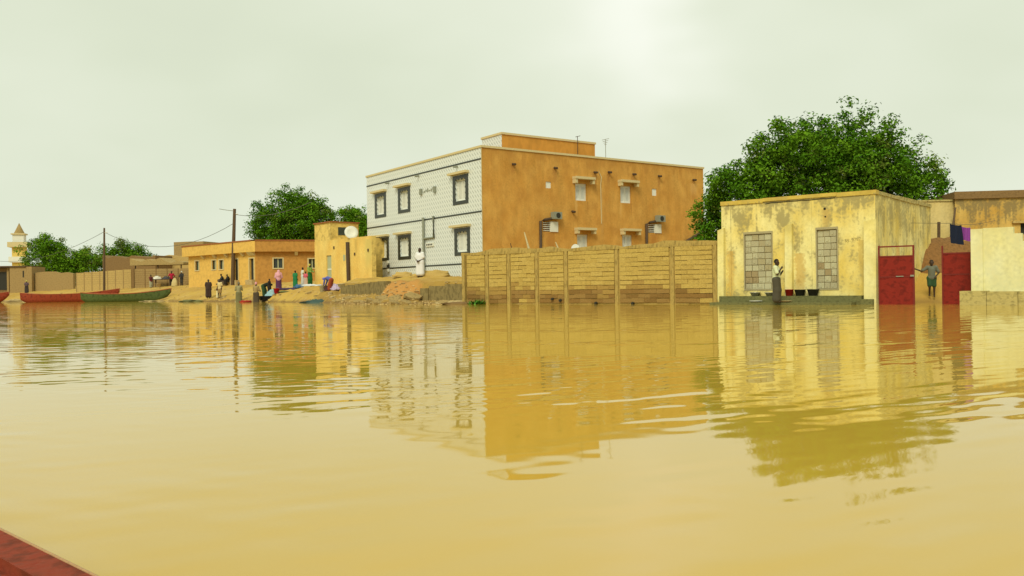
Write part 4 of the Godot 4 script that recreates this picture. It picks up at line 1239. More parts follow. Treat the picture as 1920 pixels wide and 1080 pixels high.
func left_village():
	# minaret
	var t := thing("minaret", "pale yellow minaret with balcony and pointed cap rising behind the trees", "tower", V(-98.0, 0, 170.0), 0.3)
	var yl := mat(Color(0.68, 0.5, 0.14), 0.85)
	bar(t, "shaft", yl, Vector3(-1.1, 0, -1.1), Vector3(1.1, 10.6, 1.1))
	bar(t, "lower_balcony", M.white, Vector3(-1.6, 7.2, -1.6), Vector3(1.6, 8.3, 1.6))
	bar(t, "balcony", M.cream, Vector3(-1.75, 10.2, -1.75), Vector3(1.75, 10.5, 1.75))
	for s in [[-1.75, -1.65, -1.75, 1.75], [1.65, 1.75, -1.75, 1.75], [-1.65, 1.65, 1.65, 1.75], [-1.65, 1.65, -1.75, -1.65]]:
		bar(t, "parapet", M.cream, Vector3(s[0], 10.5, s[2]), Vector3(s[1], 11.2, s[3]))
	bar(t, "lantern_room", M.white, Vector3(-1.0, 10.5, -1.0), Vector3(1.0, 12.7, 1.0))
	bar(t, "cornice", M.cream, Vector3(-1.25, 12.7, -1.25), Vector3(1.25, 12.95, 1.25))
	var c := B.new()
	c.lathe([Vector2(1.0, 12.95), Vector2(0.55, 13.9), Vector2(0.0, 15.1)], 8)
	put("spire", c, M.stone, t)
	# walls along the shore, far end first
	var k = ruin("mud_house", "flat-topped grey mud house standing by the shore before the minaret", "house", V(-61.2, 0, 104), V(-58.5, 0, 104), 0.8, 4.2, 3.0, M.mud, 0.05)
	bar(k, "roof_board", M.wood, Vector3(-3.6, 4.15, -3.0), Vector3(2.0, 4.32, 0.15))
	bar(k, "socket", M.dark, Vector3(1.6, 2.9, -0.02), Vector3(1.75, 3.7, 0.03))
	k = ruin("dark_shed", "dark open shed beside the grey mud house", "shed", V(-66.0, 0, 104.6), V(-61.4, 0, 104.6), 0.8, 4.1, 2.5, M.mud_dark, 0.1)
	bar(k, "door", M.dark, Vector3(3.0, 1.4, -0.02), Vector3(4.2, 3.6, 0.05))
	bar(k, "post", M.mud, Vector3(4.25, 0.8, 0.0), Vector3(4.5, 4.1, 0.25))
	ruin("mud_wall", "low grey mud wall under the leafy tree", "wall", V(-58.4, 0, 104.5), V(-53.2, 0, 103.5), 0.8, 3.55, 0.4, M.mud, 0.35)
	# panelled block wall
	k = thing("panelled_wall", "light tan wall of block panels between thin posts behind the boats", "wall", V(-50.0, 0, 98.0), atan2(-1.6, 6.9))
	for i in 7:
		var x := i * 1.03
		bar(k, "panel", M.mud_pale, Vector3(x + 0.05, 0.8, -0.15), Vector3(x + 1.0, 3.2 + 0.045 * i, 0.0))
		bar(k, "post", M.mud, Vector3(x - 0.05, 0.8, -0.2), Vector3(x + 0.05, 3.22 + 0.045 * i, 0.03))
		for r in 6: bar(k, "course_joint", M.mud, Vector3(x + 0.05, 1.9 + r * 0.24, 0.0), Vector3(x + 1.0, 1.93 + r * 0.24, 0.006))
	k = thing("panelled_wall", "darker brown block wall with a corner post beside the light panels", "wall", V(-42.85, 0, 96.4), atan2(-0.6, 6.5))
	bar(k, "post", M.mud_dark, Vector3(-0.08, 0.8, -0.2), Vector3(0.22, 3.55, 0.1))
	for i in 5:
		var x := 0.22 + i * 1.3
		bar(k, "panel", M.mud, Vector3(x + 0.01, 0.8, -0.15), Vector3(x + 1.22, 3.5, 0.0))
		bar(k, "post", M.mud_dark, Vector3(x + 1.22, 0.8, -0.2), Vector3(x + 1.31, 3.5, 0.03))
		for r in 7: bar(k, "course_joint", M.mud_dark, Vector3(x + 0.01, 1.75 + r * 0.24, 0.0), Vector3(x + 1.22, 1.78 + r * 0.24, 0.006))
	# mud buildings behind
	ruin("mud_building", "broken brown mud building with a collapsed roof behind the block walls", "house", V(-53.2, 0, 111), V(-45.5, 0, 109), 0.8, 5.45, 4.0, M.mud_dark, 0.55)
	ruin("mud_building", "ochre mud building with sagging straw awning behind the block walls", "house", V(-47.5, 0, 113), V(-39.5, 0, 111), 0.8, 5.7, 4.0, M.mud_pale, 0.25)
	k = ruin("mud_tower", "square tan upper room rising above the mud buildings", "house", V(-44.9, 0, 113.5), V(-40.6, 0, 112.5), 0.8, 7.5, 4.0, M.mud, 0.05)
	ruin("straw_awning", "ragged straw awning over the market corner", "awning", V(-44.5, 0, 99.5), V(-37.5, 0, 97.5), 4.0, 4.55, 2.2, M.straw, 0.5)
	for p in [[-44.0, 99.5], [-41.0, 98.6], [-38.0, 97.8]]:
		var b := B.new()
		b.tube([V(p[0], 1.5, p[1] + 0.2), V(p[0] + 0.05, 4.1, p[1] + 0.2)], 0.07, 6)
		single("awning_post", ["crooked pole under the awning end farthest from the mustard house", "crooked middle pole of the straw awning", "crooked awning pole beside the market table"][int((p[0] + 44.0) / 3.0)], "post", b, M.wood, Vector3.ZERO, 0.0, "awning posts")

func pole(label: String, foot: Vector3, head: Vector3, r: float):
	var t := thing("utility_pole", label, "pole", foot, 0.0, "wooden utility poles")
	var b := B.new()
	b.tube([Vector3(0, -0.6, 0), (head - foot) * 0.5, head - foot], [r, r * 0.85, r * 0.7], 9)
	put("shaft", b, M.wood, t)
	b = B.new()
	b.tube([head - foot + Vector3(0.05, -0.5, 0), head - foot + Vector3(0.3, -0.5, 0)], 0.05, 6)
	put("insulator", b, M.white, t)
	return t

func wire(label: String, a: Vector3, c: Vector3, sag: float):
	var p := []
	for i in 17:
		var u := i / 16.0
		p.append(a.lerp(c, u) - Vector3(0, sag * 4.0 * u * (1.0 - u), 0))
	var b := B.new()
	b.tube(p, 0.022, 5)
	single("power_cable", label, "cable", b, M.wire)

func pirogue(label: String, at: Vector3, yaw: float, length: float, outer, high: float):
	# local x runs from stern to the raised prow
	var t := thing("pirogue", label, "boat", at, deg_to_rad(yaw), "pirogues on the shore")
	var n := 24
	var outl := []; var keel := []; var half := []; var sheer := []
	for i in n + 1:
		var u := i / float(n)
		half.append(0.72 * pow(sin(PI * clampf(0.06 + u * 0.9, 0, 1)), 0.75))
		sheer.append(high * (0.74 + 0.5 * pow(maxf(0, u - 0.45) / 0.55, 2.0) + 0.18 * pow(maxf(0, 0.3 - u) / 0.3, 2.0)))
		keel.append(-0.22 + 1.1 * high * pow(maxf(0, u - 0.84) / 0.16, 1.6) + 0.45 * high * pow(maxf(0, 0.12 - u) / 0.12, 2.0))
	var b := B.new(); var ins := B.new()
	b.st.set_smooth_group(1); ins.st.set_smooth_group(1)
	for i in n:
		for s in [-1, 1]:
			var f := func(k: int, row: int, inset: float) -> Vector3:
				var hw: float = half[k] - inset
				var x := (k / float(n) - 0.5) * length
				return [Vector3(x, keel[k] + inset, 0), Vector3(x, keel[k] + inset, s * hw * 0.55), Vector3(x, lerpf(keel[k], sheer[k], 0.45), s * hw * 0.85), Vector3(x, sheer[k], s * hw)][row]
			for row in 3:
				var q := [f.call(i, row, 0.0), f.call(i + 1, row, 0.0), f.call(i + 1, row + 1, 0.0), f.call(i, row + 1, 0.0)]
				var r := [f.call(i, row, 0.05), f.call(i + 1, row, 0.05), f.call(i + 1, row + 1, 0.05), f.call(i, row + 1, 0.05)]
				if s > 0:
					b.quad(q[0], q[1], q[2], q[3]); ins.quad(r[3], r[2], r[1], r[0])
				else:
					b.quad(q[3], q[2], q[1], q[0]); ins.quad(r[0], r[1], r[2], r[3])
	put("hull", b, outer, t)
	put("inner_planking", ins, M.boat_inside, t)
	for s in [-1, 1]:
		var rail := []
		for i in n + 1: rail.append(Vector3((i / float(n) - 0.5) * length, sheer[i] + 0.01, s * (half[i] - 0.02)))
		var g := B.new()
		g.tube(rail, 0.045, 6)
		put("gunwale", g, M.boat_inside, t)
	for k in 5:
		var i := 4 + k * 4
		bar(t, "thwart", M.wood, Vector3((i / float(n) - 0.5) * length - 0.1, sheer[i] - 0.2, -half[i] * 0.9), Vector3((i / float(n) - 0.5) * length + 0.1, sheer[i] - 0.15, half[i] * 0.9))
	return t

func near_boat():
	# the boat the picture is taken from: only its side board shows. local x runs along it, local z points out over the water
	var ax := Vector3(-0.752, 0, -0.659)
	var t := thing("near_pirogue", "red painted wooden side board of the boat in front", "boat")
	t.transform = Transform3D(Basis(ax, Vector3.UP, ax.cross(Vector3.UP)), Vector3.ZERO)
	var out := 0.491
	var n := 28
	var rows := {"gunwale_board": [[0.0, 0.42], [-0.052, 0.418]], "side_plank": [[-0.06, 0.40], [-0.15, 0.24]], "lower_plank": [[-0.155, 0.236], [-0.25, 0.04]], "bottom_plank": [[-0.255, 0.036], [-0.62, -0.06]]}
	for s in [1, -1]:
		for nm in rows:
			var b := B.new()
			for i in n:
				var e := []
				for k in [i, i + 1]:
					var x: float = -3.5 + 10.0 * k / n
					var pinch := 1.0 - pow(clampf((absf(x - 1.3) - 2.4) / 2.8, 0, 1), 2.0)
					for p in rows[nm]:
						e.append(Vector3(x, p[1] + (0.25 * (1.0 - pinch)), -0.13 + s * (0.621 + p[0]) * pinch))
				var th := Vector3(0, -0.022, 0) if nm == "gunwale_board" else Vector3(0, 0, 0.022 * s)
				if s > 0:
					b.quad(e[1], e[3], e[2], e[0]); b.quad(e[0] + th, e[2] + th, e[3] + th, e[1] + th)
					b.quad(e[0], e[2], e[2] + th, e[0] + th); b.quad(e[1] + th, e[3] + th, e[3], e[1])
				else:
					b.quad(e[0], e[2], e[3], e[1]); b.quad(e[1] + th, e[3] + th, e[2] + th, e[0] + th)
					b.quad(e[0] + th, e[2] + th, e[2], e[0]); b.quad(e[1], e[3], e[3] + th, e[1] + th)
			put(nm, b, M.boat_near, t)
		var lip := []
		for k in n + 1:
			var x := -3.5 + 10.0 * k / n
			var pinch := 1.0 - pow(clampf((absf(x - 1.3) - 2.4) / 2.8, 0, 1), 2.0)
			lip.append(Vector3(x, 0.4195 + 0.25 * (1.0 - pinch) + 0.0008 * sin(x * 17.0), -0.13 + s * (0.6205 * pinch)))
		var r := B.new()
		r.tube(lip, 0.0022, 6)
		put("worn_edge", r, M.boat_rim, t)
	for x in [-1.2, 0.35, 2.5, 3.6]:
		bar(t, "rib", M.boat_near, Vector3(x, -0.04, -0.62), Vector3(x + 0.06, 0.0, 0.36))

# ---------------------------------------------------------------- small things
func vessel(called: String, label: String, cat: String, at: Vector3, r0: float, r1: float, high: float, m, group := "", handle := false):
	var t := thing(called, label, cat, at, 0.0, group)
	var b := B.new()
	var w := 0.012
	b.lathe([Vector2(0, 0), Vector2(r0, 0), Vector2(r1, high), Vector2(r1 + 0.015, high), Vector2(r1 + 0.015, high + 0.015), Vector2(r1 - w, high + 0.012), Vector2(r0 - w, 0.02), Vector2(0, 0.02)], 18)
	put("bowl", b, m, t)
	if handle:
		var p := []
		for i in 9: p.append(Vector3(cos(PI * i / 8.0) * r1, high + sin(PI * i / 8.0) * r1 * 0.3, 0.0))
		var g := B.new()
		g.tube(p, 0.006, 5)
		put("handle", g, M.grey_metal, t)
	return t

func heap_mesh(size: Vector3, seed_: int, rough: float) -> B:
	# an irregular lump: a squashed dome with noise
	var b := B.new()
	b.st.set_smooth_group(1)
	var rows := []
	for j in 7:
		var row := []
		for i in 15:
			var a := TAU * i / 14.0; var e := PI * 0.5 * j / 6.0
			var d := Vector3(cos(a) * cos(e), sin(e), -sin(a) * cos(e))
			var k := 1.0 + rough * nz.get_noise_3d(d.x * 9.0 + seed_ * 7.0, d.y * 9.0, d.z * 9.0)
			row.append(d * size * k)
		row[14] = row[0]
		rows.append(row)
	for j in 6:
		for i in 14:
			b.quad(rows[j][i], rows[j][i + 1], rows[j + 1][i + 1], rows[j + 1][i])
	return b

func slab(label: String, at: Vector3, size: Vector3, yaw: float, tilt: Vector2, m, group := "broken slabs along the bank"):
	var b := B.new(Transform3D(Basis.from_euler(Vector3(tilt.x, 0, tilt.y)), Vector3.ZERO))
	var n := 7
	var up := []; var dn := []
	for i in n:
		var a := TAU * i / n + rng.randf_range(-0.25, 0.25)
		var r := rng.randf_range(0.75, 1.1)
		up.append(Vector3(cos(a) * size.x * r, size.y, -sin(a) * size.z * r)); dn.append(Vector3(cos(a) * size.x * r * 1.05, -size.y, -sin(a) * size.z * r * 1.05))
	for i in n:
		var k := (i + 1) % n
		b.quad(dn[i], dn[k], up[k], up[i])
		b.tri(Vector3(0, size.y * 1.1, 0), up[i], up[k])
		b.tri(Vector3(0, -size.y, 0), dn[k], dn[i])
	single("stone_slab", label, "slab", b, m, at, deg_to_rad(yaw), group)

func bank_details():
	# two concrete retaining walls with the washed-out gap between them
	var t := thing("retaining_wall", "streaked concrete retaining wall below the annex", "wall", V(-10.85, 0, 54.0), atan2(-4.5, 3.52))
	for i in 6:
		var x := i * 0.957
		bar(t, "wall_segment", M.concrete, Vector3(x, -0.2, -0.35), Vector3(x + 0.95, 1.08 + 0.042 * i, 0.03 * (i % 2)))
	t = thing("retaining_wall", "dark low concrete wall against the end of the tan block wall", "wall", V(-4.85, 0, 46.5), atan2(-1.5, 2.27))
	bar(t, "end_block", M.concrete, Vector3(-0.15, -0.5, -0.4), Vector3(0.4, 0.84, 0.08))
	bar(t, "wall_segment", M.concrete, Vector3(0.4, -0.5, -0.35), Vector3(1.5, 0.95, 0.0))
	bar(t, "wall_segment", M.concrete, Vector3(1.505, -0.5, -0.35), Vector3(2.8, 1.04, 0.0))
	for s in [[-6.2, 47.0, 0.75, 0.07, 0.5, 20.0, 0.35], [-7.0, 47.4, 0.65, 0.06, 0.4, -10.0, 0.2], [-5.4, 46.2, 0.55, 0.06, 0.35, 15.0, 0.35], [-8.0, 48.3, 0.4, 0.08, 0.3, 40.0, 0.15], [-9.6, 50.6, 0.45, 0.06, 0.28, 10.0, 0.1], [-7.4, 46.9, 0.4, 0.1, 0.3, 60.0, 0.2], [-3.6, 44.5, 0.5, 0.07, 0.3, 10.0, 0.15], [-2.9, 43.9, 0.5, 0.06, 0.3, -30.0, 0.1], [-6.4, 46.0, 0.45, 0.1, 0.3, 70.0, 0.15], [-10.6, 51.4, 0.35, 0.07, 0.25, 0.0, 0.1], [-5.6, 45.4, 0.4, 0.08, 0.3, 30.0, 0.2], [-8.8, 48.6, 0.35, 0.07, 0.25, -20.0, 0.1]]:
		slab("flat tan slab of broken stone lying at the water's edge", V(s[0], maxf(0.04, lay(s[0], s[1]) + 0.05), s[1]), Vector3(s[2], s[3], s[4]), s[5], Vector2(0.2 + s[6], rng.randf_range(-0.15, 0.15)), M.stone_pale if int(s[0] * 10) % 2 else M.stone)
	for i in 34:
		var x := rng.randf_range(-24.0, -2.8)
		var d := shore(x) + rng.randf_range(-0.25, 1.6)
		slab("small rough stone lying on the muddy bank", V(x, lay(x, d) + 0.02, d), Vector3(rng.randf_range(0.08, 0.24), rng.randf_range(0.04, 0.1), rng.randf_range(0.08, 0.2)), rng.randf() * 360.0, Vector2(rng.randf_range(-0.3, 0.3), rng.randf_range(-0.3, 0.3)), M.stone if i % 3 else M.stone_pale, "small stones on the bank")
	var peb := B.new()
	var pp := []
	for i in 8: pp.append(Vector3(0.5 if i & 1 else -0.5, 0.35 if i & 2 else -0.2, 0.4 if i & 4 else -0.4) * (0.7 if (i & 2) else 1.0) + Vector3(rng.randf_range(-0.1, 0.1), 0, rng.randf_range(-0.1, 0.1)))
	peb.hexa(pp)
	var mm := MultiMesh.new()
	mm.transform_format = MultiMesh.TRANSFORM_3D
	mm.use_colors = true
	mm.mesh = peb.done()
	mm.instance_count = 1400
	for i in 1400:
		var near := i % 2 == 0
		var x := rng.randf_range(-11.0, -2.6) if near else rng.randf_range(-52.0, -11.0)
		var d := shore(x) + (rng.randf_range(-0.1, 3.0) if near else pow(rng.randf(), 1.6) * 14.0)
		var sc := rng.randf_range(0.05, 0.16) if near else rng.randf_range(0.05, 0.2)
		mm.set_instance_transform(i, Transform3D(Basis(Vector3.UP, rng.randf() * TAU).scaled(Vector3(sc, sc * 0.7, sc)), V(x, lay(x, d), d)))
		var c := Color(0.24, 0.145, 0.05).lerp(Color(0.62, 0.46, 0.22), rng.randf())
		mm.set_instance_color(i, c)
	var gv := MultiMeshInstance3D.new()
	gv.name = "gravel"
	gv.multimesh = mm
	gv.material_override = mat(Color.WHITE, 0.95, {"vc": true})
	add_child(gv)
	gv.set_meta("kind", "stuff")
	gv.set_meta("label", "loose gravel and clods scattered over the bank")
	gv.set_meta("category", "gravel")
	# pale straw piled against the tiled wall, green weed in the water
	for q in [["pale straw heap against the foot of the tiled wall", -5.0, 53.6, Vector3(1.3, 0.42, 0.5)], ["low straw pile beside the standing man in white", -7.0, 55.0, Vector3(0.7, 0.32, 0.4)]]:
		single("straw_heap", q[0], "heap", heap_mesh(q[3], 5, 0.5), mat(Color(0.6, 0.42, 0.14), 0.97, {"tex": noise_tex(64, 0.08, [[0.0, grey(0.45)], [0.5, grey(0.9)], [1.0, grey(1.0)]]), "scale": 1.2}), V(q[1], lay(q[1], q[2]) - 0.05, q[2]), 0.3)
	var b := B.new()
	for i in 90:
		var a := rng.randf() * TAU; var l := rng.randf_range(0.12, 0.34)
		var p := Vector3(rng.randfn() * 0.22, -0.02, rng.randfn() * 0.14)
		var e := p + Vector3(cos(a) * l * 0.8, l * rng.randf_range(0.4, 1.0), sin(a) * l * 0.8)
		var s := Vector3(-sin(a), 0, cos(a)) * 0.045
		b.tri(p - s, p + s, e); b.tri(p.lerp(e, 0.4) - s * 1.5, p.lerp(e, 0.4) + s * 1.5, e + Vector3(0, -0.05, 0))
	single("water_weed", "bright green clump of weed floating at the foot of the block wall", "plant", b, mat(Color(0.07, 0.22, 0.02), 0.6), V(-1.75, 0.02, 42.9))
	single("mud_bar", "low brown mud bar showing beside the green weed", "mud", heap_mesh(Vector3(1.5, 0.16, 0.35), 8, 0.5), M.mud_dark, V(-2.3, -0.04, 43.5), 0.5)
	for q in [["low grey-green sandbar at the waterline beside the standing boy", -26.8, 71.3, Vector3(1.6, 0.2, 0.7), -0.6], ["small pale sandbar in the shallows before the green boat", -33.0, 78.2, Vector3(1.8, 0.12, 0.6), -0.5], ["pale rubble patch at the prow of the green boat", -36.3, 81.9, Vector3(1.3, 0.22, 0.6), -0.5], ["pale sandy lump by the stern of the red boat", -53.6, 92.5, Vector3(1.6, 0.35, 0.7), 0.0]]:
		single("sand_bar", q[0], "sand", heap_mesh(q[3], 3, 0.4), M.stone_pale if q[1] < -30 else M.plinth, V(q[1], -0.03, q[2]), q[4])
	# behind the block wall: stakes and a plastic chair back showing over the coping
	for q in [["pale pointed stake leaning on the back of the block wall", 0.9, 42.4, 0.0, 3.55, -0.25, 0.07], ["thin dark stake behind the block wall", 1.35, 42.2, 0.0, 3.2, 0.05, 0.03], ["short forked stake behind the block wall", 0.05, 43.0, 0.0, 3.05, -0.1, 0.04], ["broken pale stake behind the block wall beside the white chair", 2.35, 41.6, 0.0, 3.0, -0.2, 0.06]]:
		b = B.new()
		b.tube([V(q[1] + 0.15, 0.6, q[2]), V(q[1] + 0.05, 2.4, q[2]), V(q[1] + q[5], q[4], q[2])], [q[6], q[6], q[6] * 0.4], 7)
		single("stake", q[0], "stake", b, M.wood if q[6] < 0.05 else M.cream, Vector3.ZERO, 0.0, "stakes behind the wall")
	t = thing("plastic_chair", "white plastic chair whose rounded back shows over the block wall", "chair", V(3.15, 2.02, 42.0), -0.3)
	b = B.new()
	var arc := []
	for i in 9: arc.append(Vector3(cos(PI * i / 8.0) * 0.24, 0.55 + sin(PI * i / 8.0) * 0.34, 0))
	for i in 8:
		b.quad(Vector3(arc[i + 1].x, 0.42, 0.02), Vector3(arc[i].x, 0.42, 0.02), arc[i] + Vector3(0, 0, 0.02), arc[i + 1] + Vector3(0, 0, 0.02))
		b.quad(Vector3(arc[i].x, 0.42, -0.02), Vector3(arc[i + 1].x, 0.42, -0.02), arc[i + 1] - Vector3(0, 0, 0.02), arc[i] - Vector3(0, 0, 0.02))
		b.quad(arc[i] + Vector3(0, 0, 0.02), arc[i] - Vector3(0, 0, 0.02), arc[i + 1] - Vector3(0, 0, 0.02), arc[i + 1] + Vector3(0, 0, 0.02))
	put("backrest", b, M.white, t)
	bar(t, "seat", M.white, Vector3(-0.25, 0.38, 0), Vector3(0.25, 0.42, 0.45))
	for s in [[-0.25, -0.21], [0.21, 0.25]]:
		for z in [0.0, 0.41]: bar(t, "leg", M.white, Vector3(s[0], -0.02, z), Vector3(s[1], 0.38, z + 0.04))
	t = thing("trestle_platform", "wooden platform behind the block wall carrying the white chair", "platform", V(3.15, 0, 42.0), -0.3)
	bar(t, "deck", M.wood, Vector3(-0.6, 1.94, -0.3), Vector3(0.6, 2.0, 0.7))
	for s in [-0.55, 0.47]:
		for z in [-0.25, 0.58]: bar(t, "leg", M.wood, Vector3(s, 0.4, z), Vector3(s + 0.08, 1.94, z + 0.08))

func rag(label: String, at: Vector3, size: Vector3, c: Color, yaw := 0.0, group := "washing laid on the bank", seed_ := 1):
	single("wet_laundry", label, "laundry", heap_mesh(size, seed_, 0.7), cloth(c), at, deg_to_rad(yaw), group)

func people():
	var skinny := Color(0.02, 0.016, 0.014)
	var P := func(x: float, d: float) -> Vector3: return V(x, maxf(-0.25, lay(x, d)), d)
	var H := ["hair", skinny]
	# washing place
	person("boy in a dark ankle-length shirt standing alone at the waterline", P.call(-25.4, 71.4), 30, 1.6, "stand", [H, ["robe", Color(0.055, 0.035, 0.03)]])
	person("boy in a pale shirt with a dark bag, holding a white cloth", P.call(-24.1, 70.4), -20, 1.55, "stand", [H, ["top", Color(0.62, 0.5, 0.26)], ["shorts", Color(0.3, 0.2, 0.08)], ["pack", Color(0.1, 0.05, 0.03)], ["drape", Color(0.68, 0.62, 0.38)]])
	person("woman in a grey-green wrap wading by the washing place, back turned", V(-21.1, -0.22, 65.9), 200, 1.75, "chin", [["scarf", Color(0.16, 0.14, 0.1)], ["skirt", Color(0.17, 0.16, 0.08)], ["long_top", Color(0.3, 0.28, 0.16)]])
	person("woman in a tan dress and pink head scarf standing in the water", V(-18.9, -0.25, 63.0), 160, 1.72, "carry", [["scarf", Color(0.62, 0.3, 0.34)], ["skirt", Color(0.07, 0.055, 0.04)], ["long_top", Color(0.33, 0.24, 0.11)]])
	person("person in black and green bending over the dark tub", P.call(-18.75, 64.7), 80, 1.6, "bend", [["hair", skinny], ["long_top", Color(0.018, 0.025, 0.018)], ["skirt", Color(0.03, 0.07, 0.03)]])
	person("small child in black beside the pale blue washing", P.call(-18.25, 64.2), 90, 1.25, "stand", [H, ["robe", Color(0.025, 0.02, 0.018)]])
	person("woman in a pink veil over a purple dress, a red bucket at her feet", P.call(-17.6, 64.4), 200, 1.55, "clasp", [["skirt", Color(0.1, 0.035, 0.1)], ["veil", Color(0.66, 0.34, 0.42), 1]])
	person("girl in a long green dress on top of the bank", P.call(-16.5, 65.0), 150, 1.32, "stand", [H, ["robe", Color(0.02, 0.19, 0.07)]])
	person("child in a white dress with hands on hips on the bank", P.call(-16.2, 66.1), 120, 1.42, "hips", [H, ["top", Color(0.6, 0.6, 0.55)], ["skirt", Color(0.58, 0.6, 0.62)]])
	person("woman in bright green and yellow among the group by the window", P.call(-15.75, 66.5), 60, 1.62, "carry", [["scarf", Color(0.45, 0.42, 0.08)], ["long_top", Color(0.22, 0.34, 0.08)], ["skirt", Color(0.02, 0.16, 0.05)]])
	person("little girl in a pink top in front of the woman in green", P.call(-15.85, 65.6), 180, 1.12, "stand", [H, ["top", Color(0.6, 0.12, 0.18)], ["skirt", Color(0.56, 0.42, 0.36)]])
	person("woman wrapped in brown at the edge of the group", P.call(-15.1, 67.1), -40, 1.68, "carry", [["skirt", Color(0.2, 0.1, 0.035)], ["shawl", Color(0.25, 0.13, 0.045)]])
	person("small child in dark brown behind the woman in brown", P.call(-14.75, 66.2), 30, 1.02, "stand", [H, ["robe", Color(0.09, 0.05, 0.025)]])
	person("woman bent low over washing in blue and orange, by the retaining wall", P.call(-12.0, 56.3), 250, 1.45, "bend", [["scarf", Color(0.24, 0.2, 0.5)], ["long_top", Color(0.1, 0.12, 0.42)], ["skirt", Color(0.3, 0.06, 0.02)]])
	# the shore behind
	person("seated person in a dark shirt against the mustard house wall", P.call(-28.3, 83.6), -60, 1.65, "sit", [H, ["long_top", Color(0.03, 0.035, 0.04)], ["trousers", Color(0.12, 0.09, 0.08)]])
	person("hunched person in black sitting beside the utility pole", P.call(-27.6, 83.2), -50, 1.5, "sit", [H, ["long_top", Color(0.018, 0.017, 0.017)], ["trousers", Color(0.03, 0.025, 0.02)]])
	single("sitting_log", "log bench under the two seated people at the mustard house", "bench", heap_mesh(Vector3(1.1, 0.36, 0.22), 2, 0.15), M.wood, P.call(-27.95, 83.6), 0.75)
	person("child in a maroon shirt and pale trousers by the green boat's prow", P.call(-39.6, 93.6), 60, 1.46, "chin", [H, ["top", Color(0.16, 0.03, 0.04)], ["trousers", Color(0.4, 0.42, 0.32)]])
	person("person in a bright red shirt at the market table", P.call(-38.0, 95.3), 20, 1.7, "hips", [H, ["top", Color(0.42, 0.015, 0.05)], ["trousers", Color(0.08, 0.06, 0.05)]])
	person("person in dark clothes and a white cap behind the market table", P.call(-36.6, 94.6), -10, 1.62, "carry", [["scarf", Color(0.66, 0.66, 0.6)], ["long_top", Color(0.035, 0.035, 0.04)], ["trousers", Color(0.05, 0.045, 0.04)]])
	person("person with a yellow-green bundle on the head behind the red boat", P.call(-58.3, 102.5), 30, 1.55, "carry", [["scarf", Color(0.5, 0.52, 0.12)], ["top", Color(0.12, 0.08, 0.1)], ["skirt", Color(0.05, 0.04, 0.04)]])
	# on the terrace, at the yellow building, in the gateway
	person("man in a long white robe standing on the terrace before the tiled house", P.call(-5.69, 53.0), -25, 1.82, "clasp", [H, ["robe", Color(0.72, 0.73, 0.78)]], {"fine": true})
	person("woman in a white and green top and long grey skirt on the plinth step", V(10.11, 0.09, 32.62), 60, 1.66, "chin", [H, ["top", Color(0.6, 0.64, 0.42)], ["skirt", Color(0.075, 0.068, 0.05)]], {"fine": true})
	person("child in a grey vest and green shorts reaching one arm out in the gateway", V(16.38, 0.2, 33.3), -20, 1.45, "reach", [H, ["top", Color(0.14, 0.15, 0.12)], ["shorts", Color(0.03, 0.075, 0.035)]], {"fine": true})
	# washing things
	vessel("wash_tub", "wide dark blue tub at the washing place", "tub", P.call(-18.35, 63.6), 0.42, 0.55, 0.34, mat(Color(0.02, 0.025, 0.06), 0.4))
	vessel("bucket", "small red bucket on the bank by the woman in pink", "bucket", P.call(-17.5, 63.4), 0.16, 0.22, 0.36, mat(Color(0.5, 0.01, 0.03), 0.4), "", true)
	vessel("bucket", "white bucket standing on the bank by the bent woman", "bucket", P.call(-12.6, 56.9), 0.2, 0.24, 0.4, mat(Color(0.66, 0.64, 0.48), 0.5), "", true)
	vessel("wash_tub", "white enamel basin on the retaining wall", "tub", V(-10.95, 1.0, 54.9), 0.2, 0.3, 0.2, mat(Color(0.7, 0.7, 0.6), 0.35))
	rag("red cloth floating beside the woman in the pink scarf", V(-19.9, -0.02, 63.8), Vector3(0.5, 0.14, 0.3), Color(0.36, 0.03, 0.02))
	rag("pale blue washing piled beside the dark tub", P.call(-17.9, 63.6), Vector3(0.45, 0.4, 0.3), Color(0.3, 0.48, 0.56), 0, "washing laid on the bank", 4)
	rag("dark purple cloth spread on the bank behind the woman in pink", P.call(-16.9, 64.3), Vector3(0.9, 0.14, 0.4), Color(0.09, 0.06, 0.11), -20, "washing laid on the bank", 6)
	rag("blue cloth at the feet of the girl in green", P.call(-16.15, 64.6), Vector3(0.4, 0.22, 0.3), Color(0.06, 0.14, 0.28), 0, "washing laid on the bank", 7)
	rag("white sheet spread before the group on the bank", P.call(-15.0, 63.9), Vector3(0.9, 0.14, 0.4), Color(0.62, 0.66, 0.72), -20, "washing laid on the bank", 8)
	rag("dark teal cloth trailing into the water below the retaining wall", P.call(-12.6, 55.3), Vector3(1.3, 0.22, 0.45), Color(0.05, 0.09, 0.085), -30, "washing laid on the bank", 9)
	rag("heap of dark clothes beside the white bucket", P.call(-12.0, 56.5), Vector3(0.5, 0.34, 0.35), Color(0.07, 0.025, 0.03), 0, "washing laid on the bank", 10)
	rag("lilac cloth bundle below the bent woman", P.call(-11.6, 56.2), Vector3(0.32, 0.34, 0.3), Color(0.5, 0.42, 0.6), 0, "washing laid on the bank", 11)
	rag("green cloth lying on the bank near the woman in pink", P.call(-17.0, 63.3), Vector3(0.5, 0.1, 0.25), Color(0.12, 0.14, 0.05), -20, "washing laid on the bank", 12)
	# basins on the plinth of the yellow building: x along the front, measured from its corner
	var f := Transform3D(Basis(Vector3.UP, deg_to_rad(51.0 - 90.0)), V(13.45, 0, 31.5))
	var tin := mat(Color(0.5, 0.5, 0.45), 0.3, {"metal": 0.6})
	vessel("basin", "shiny tin basin on the plinth below the wide bricked window", "basin", f * Vector3(-4.6, 0.33, 0.2), 0.12, 0.21, 0.14, tin)
